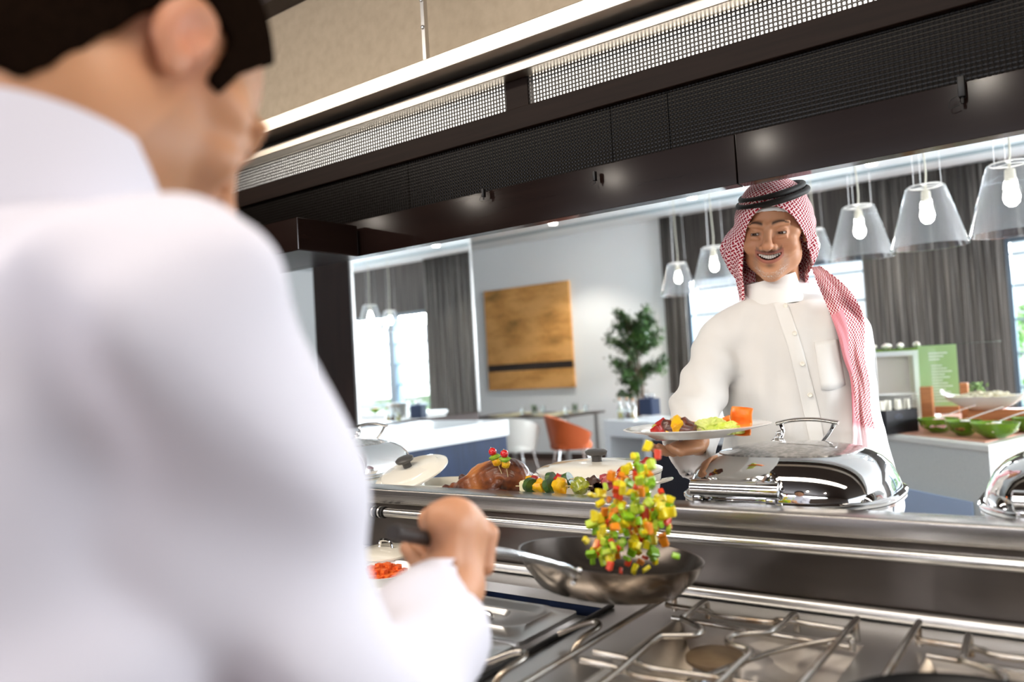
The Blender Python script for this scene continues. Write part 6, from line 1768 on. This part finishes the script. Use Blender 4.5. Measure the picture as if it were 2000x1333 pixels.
# trousers and shoes below the frame
hp = Vector((mid[0] - .01, mid[1] - .01, .84))
tr = mat('dark_trousers', '20222A', .8)
b = B(); blob(b, (hp.x, hp.y, hp.z), .17, .98, .72, .7, 24, 14)
for s in (-.09, .09): tube(b, [(hp.x + s, hp.y, hp.z - .02), (hp.x + s * 1.05, hp.y + .01, .5), (hp.x + s * 1.1, hp.y - .01, .07)], [.092, .068, .058], 16)
par2(obj('trousers', b, tr))
for s in (-.1, .1):
    b = B(); blob(b, (hp.x + s, hp.y + .05, .045), .045, 1.05, 2.8, .95, 20, 12)
    for v in b.verts: v.co.z = max(v.co.z, 0.002)
    par2(obj('shoe', b, shoe_m))
# fist round the pan handle
h0, h1 = np.array(H[3]), np.array(H[4]); axh = h0 - h1; axh /= np.linalg.norm(axh)            # towards the pan
fcen = (h0 * .45 + h1 * .55)
up = np.array([0, 0, 1.0]); up -= axh * (up @ axh); up /= np.linalg.norm(up); rt2 = np.cross(axh, up)       # rt2: to the cook's right
g = G(fcen - .12, fcen + .12, .0028)
if True:
    lo = np.minimum(fcen - .085, wr - .05); hi = np.maximum(fcen + .085, wr + .05); g = G(lo, hi, .0028)
palm = fcen + rt2 * .020 + up * .016
M3 = np.stack([axh, up, rt2]); L_ = np.eye(4); L_[:3, :3] = M3; L_[:3, 3] = -M3 @ palm
gl = g.local(L_)
d = ell(gl, (0, .004, 0), (.047, .026, .022))
d = su(d, cap(g, wr - ax * .05, wr + ax * .03, .031, .029), .02)
d = su(d, cap(g, wr + ax * .03, palm - axh * .02, .028, .026), .025)
for kk, (s, r) in enumerate(((.036, .0115), (.012, .012), (-.012, .0115), (-.034, .0100))):
    base = fcen + axh * s
    kn = base + rt2 * .034 + up * .016; k2 = base + rt2 * .034 - up * .020; k3 = base - rt2 * .004 - up * .031; k4 = base - rt2 * .026 - up * .012
    top = base + rt2 * .006 + up * .027
    d = su(d, cap(g, top, kn, r * 1.1, r * 1.05), .007); d = su(d, cap(g, kn, k2, r * 1.05, r), .004); d = su(d, cap(g, k2, k3, r, r * .95), .003); d = su(d, cap(g, k3, k4, r * .95, r * .8), .003)
# thumb along the top of the handle
t0 = fcen - axh * .03 - rt2 * .006 + up * .024; t1 = fcen + axh * .002 - rt2 * .024 + up * .024; t2 = fcen + axh * .030 - rt2 * .024 + up * .014; t3 = fcen + axh * .048 - rt2 * .014 + up * .012
d = su(d, cap(g, palm - axh * .03, t1, .017, .014), .01); d = su(d, cap(g, t1, t2, .0135, .012), .005); d = su(d, cap(g, t2, t3, .0118, .009), .004)
gripf = cap(g, h1 - axh * .05, h0 + axh * .05, .0098); d = ss(d, gripf, .001)
hand = sdf_obj('hand', d, g, skin_m, it=1, color=lambda V: np.tile(np.array(rgb('C08A68')), (len(V), 1)) * (1 + .07 * vnoise(V, 70, 4))[:, None])
body = merge('body', [(head_obj, HC), (hand, Matrix.Identity(4))]); par2(body)
limb(body, [neck - np.array([0, 0, .05]), shR - np.array([.03, 0, .02]), elb, wr - ax * .04], [.05, .05, .045, .030])
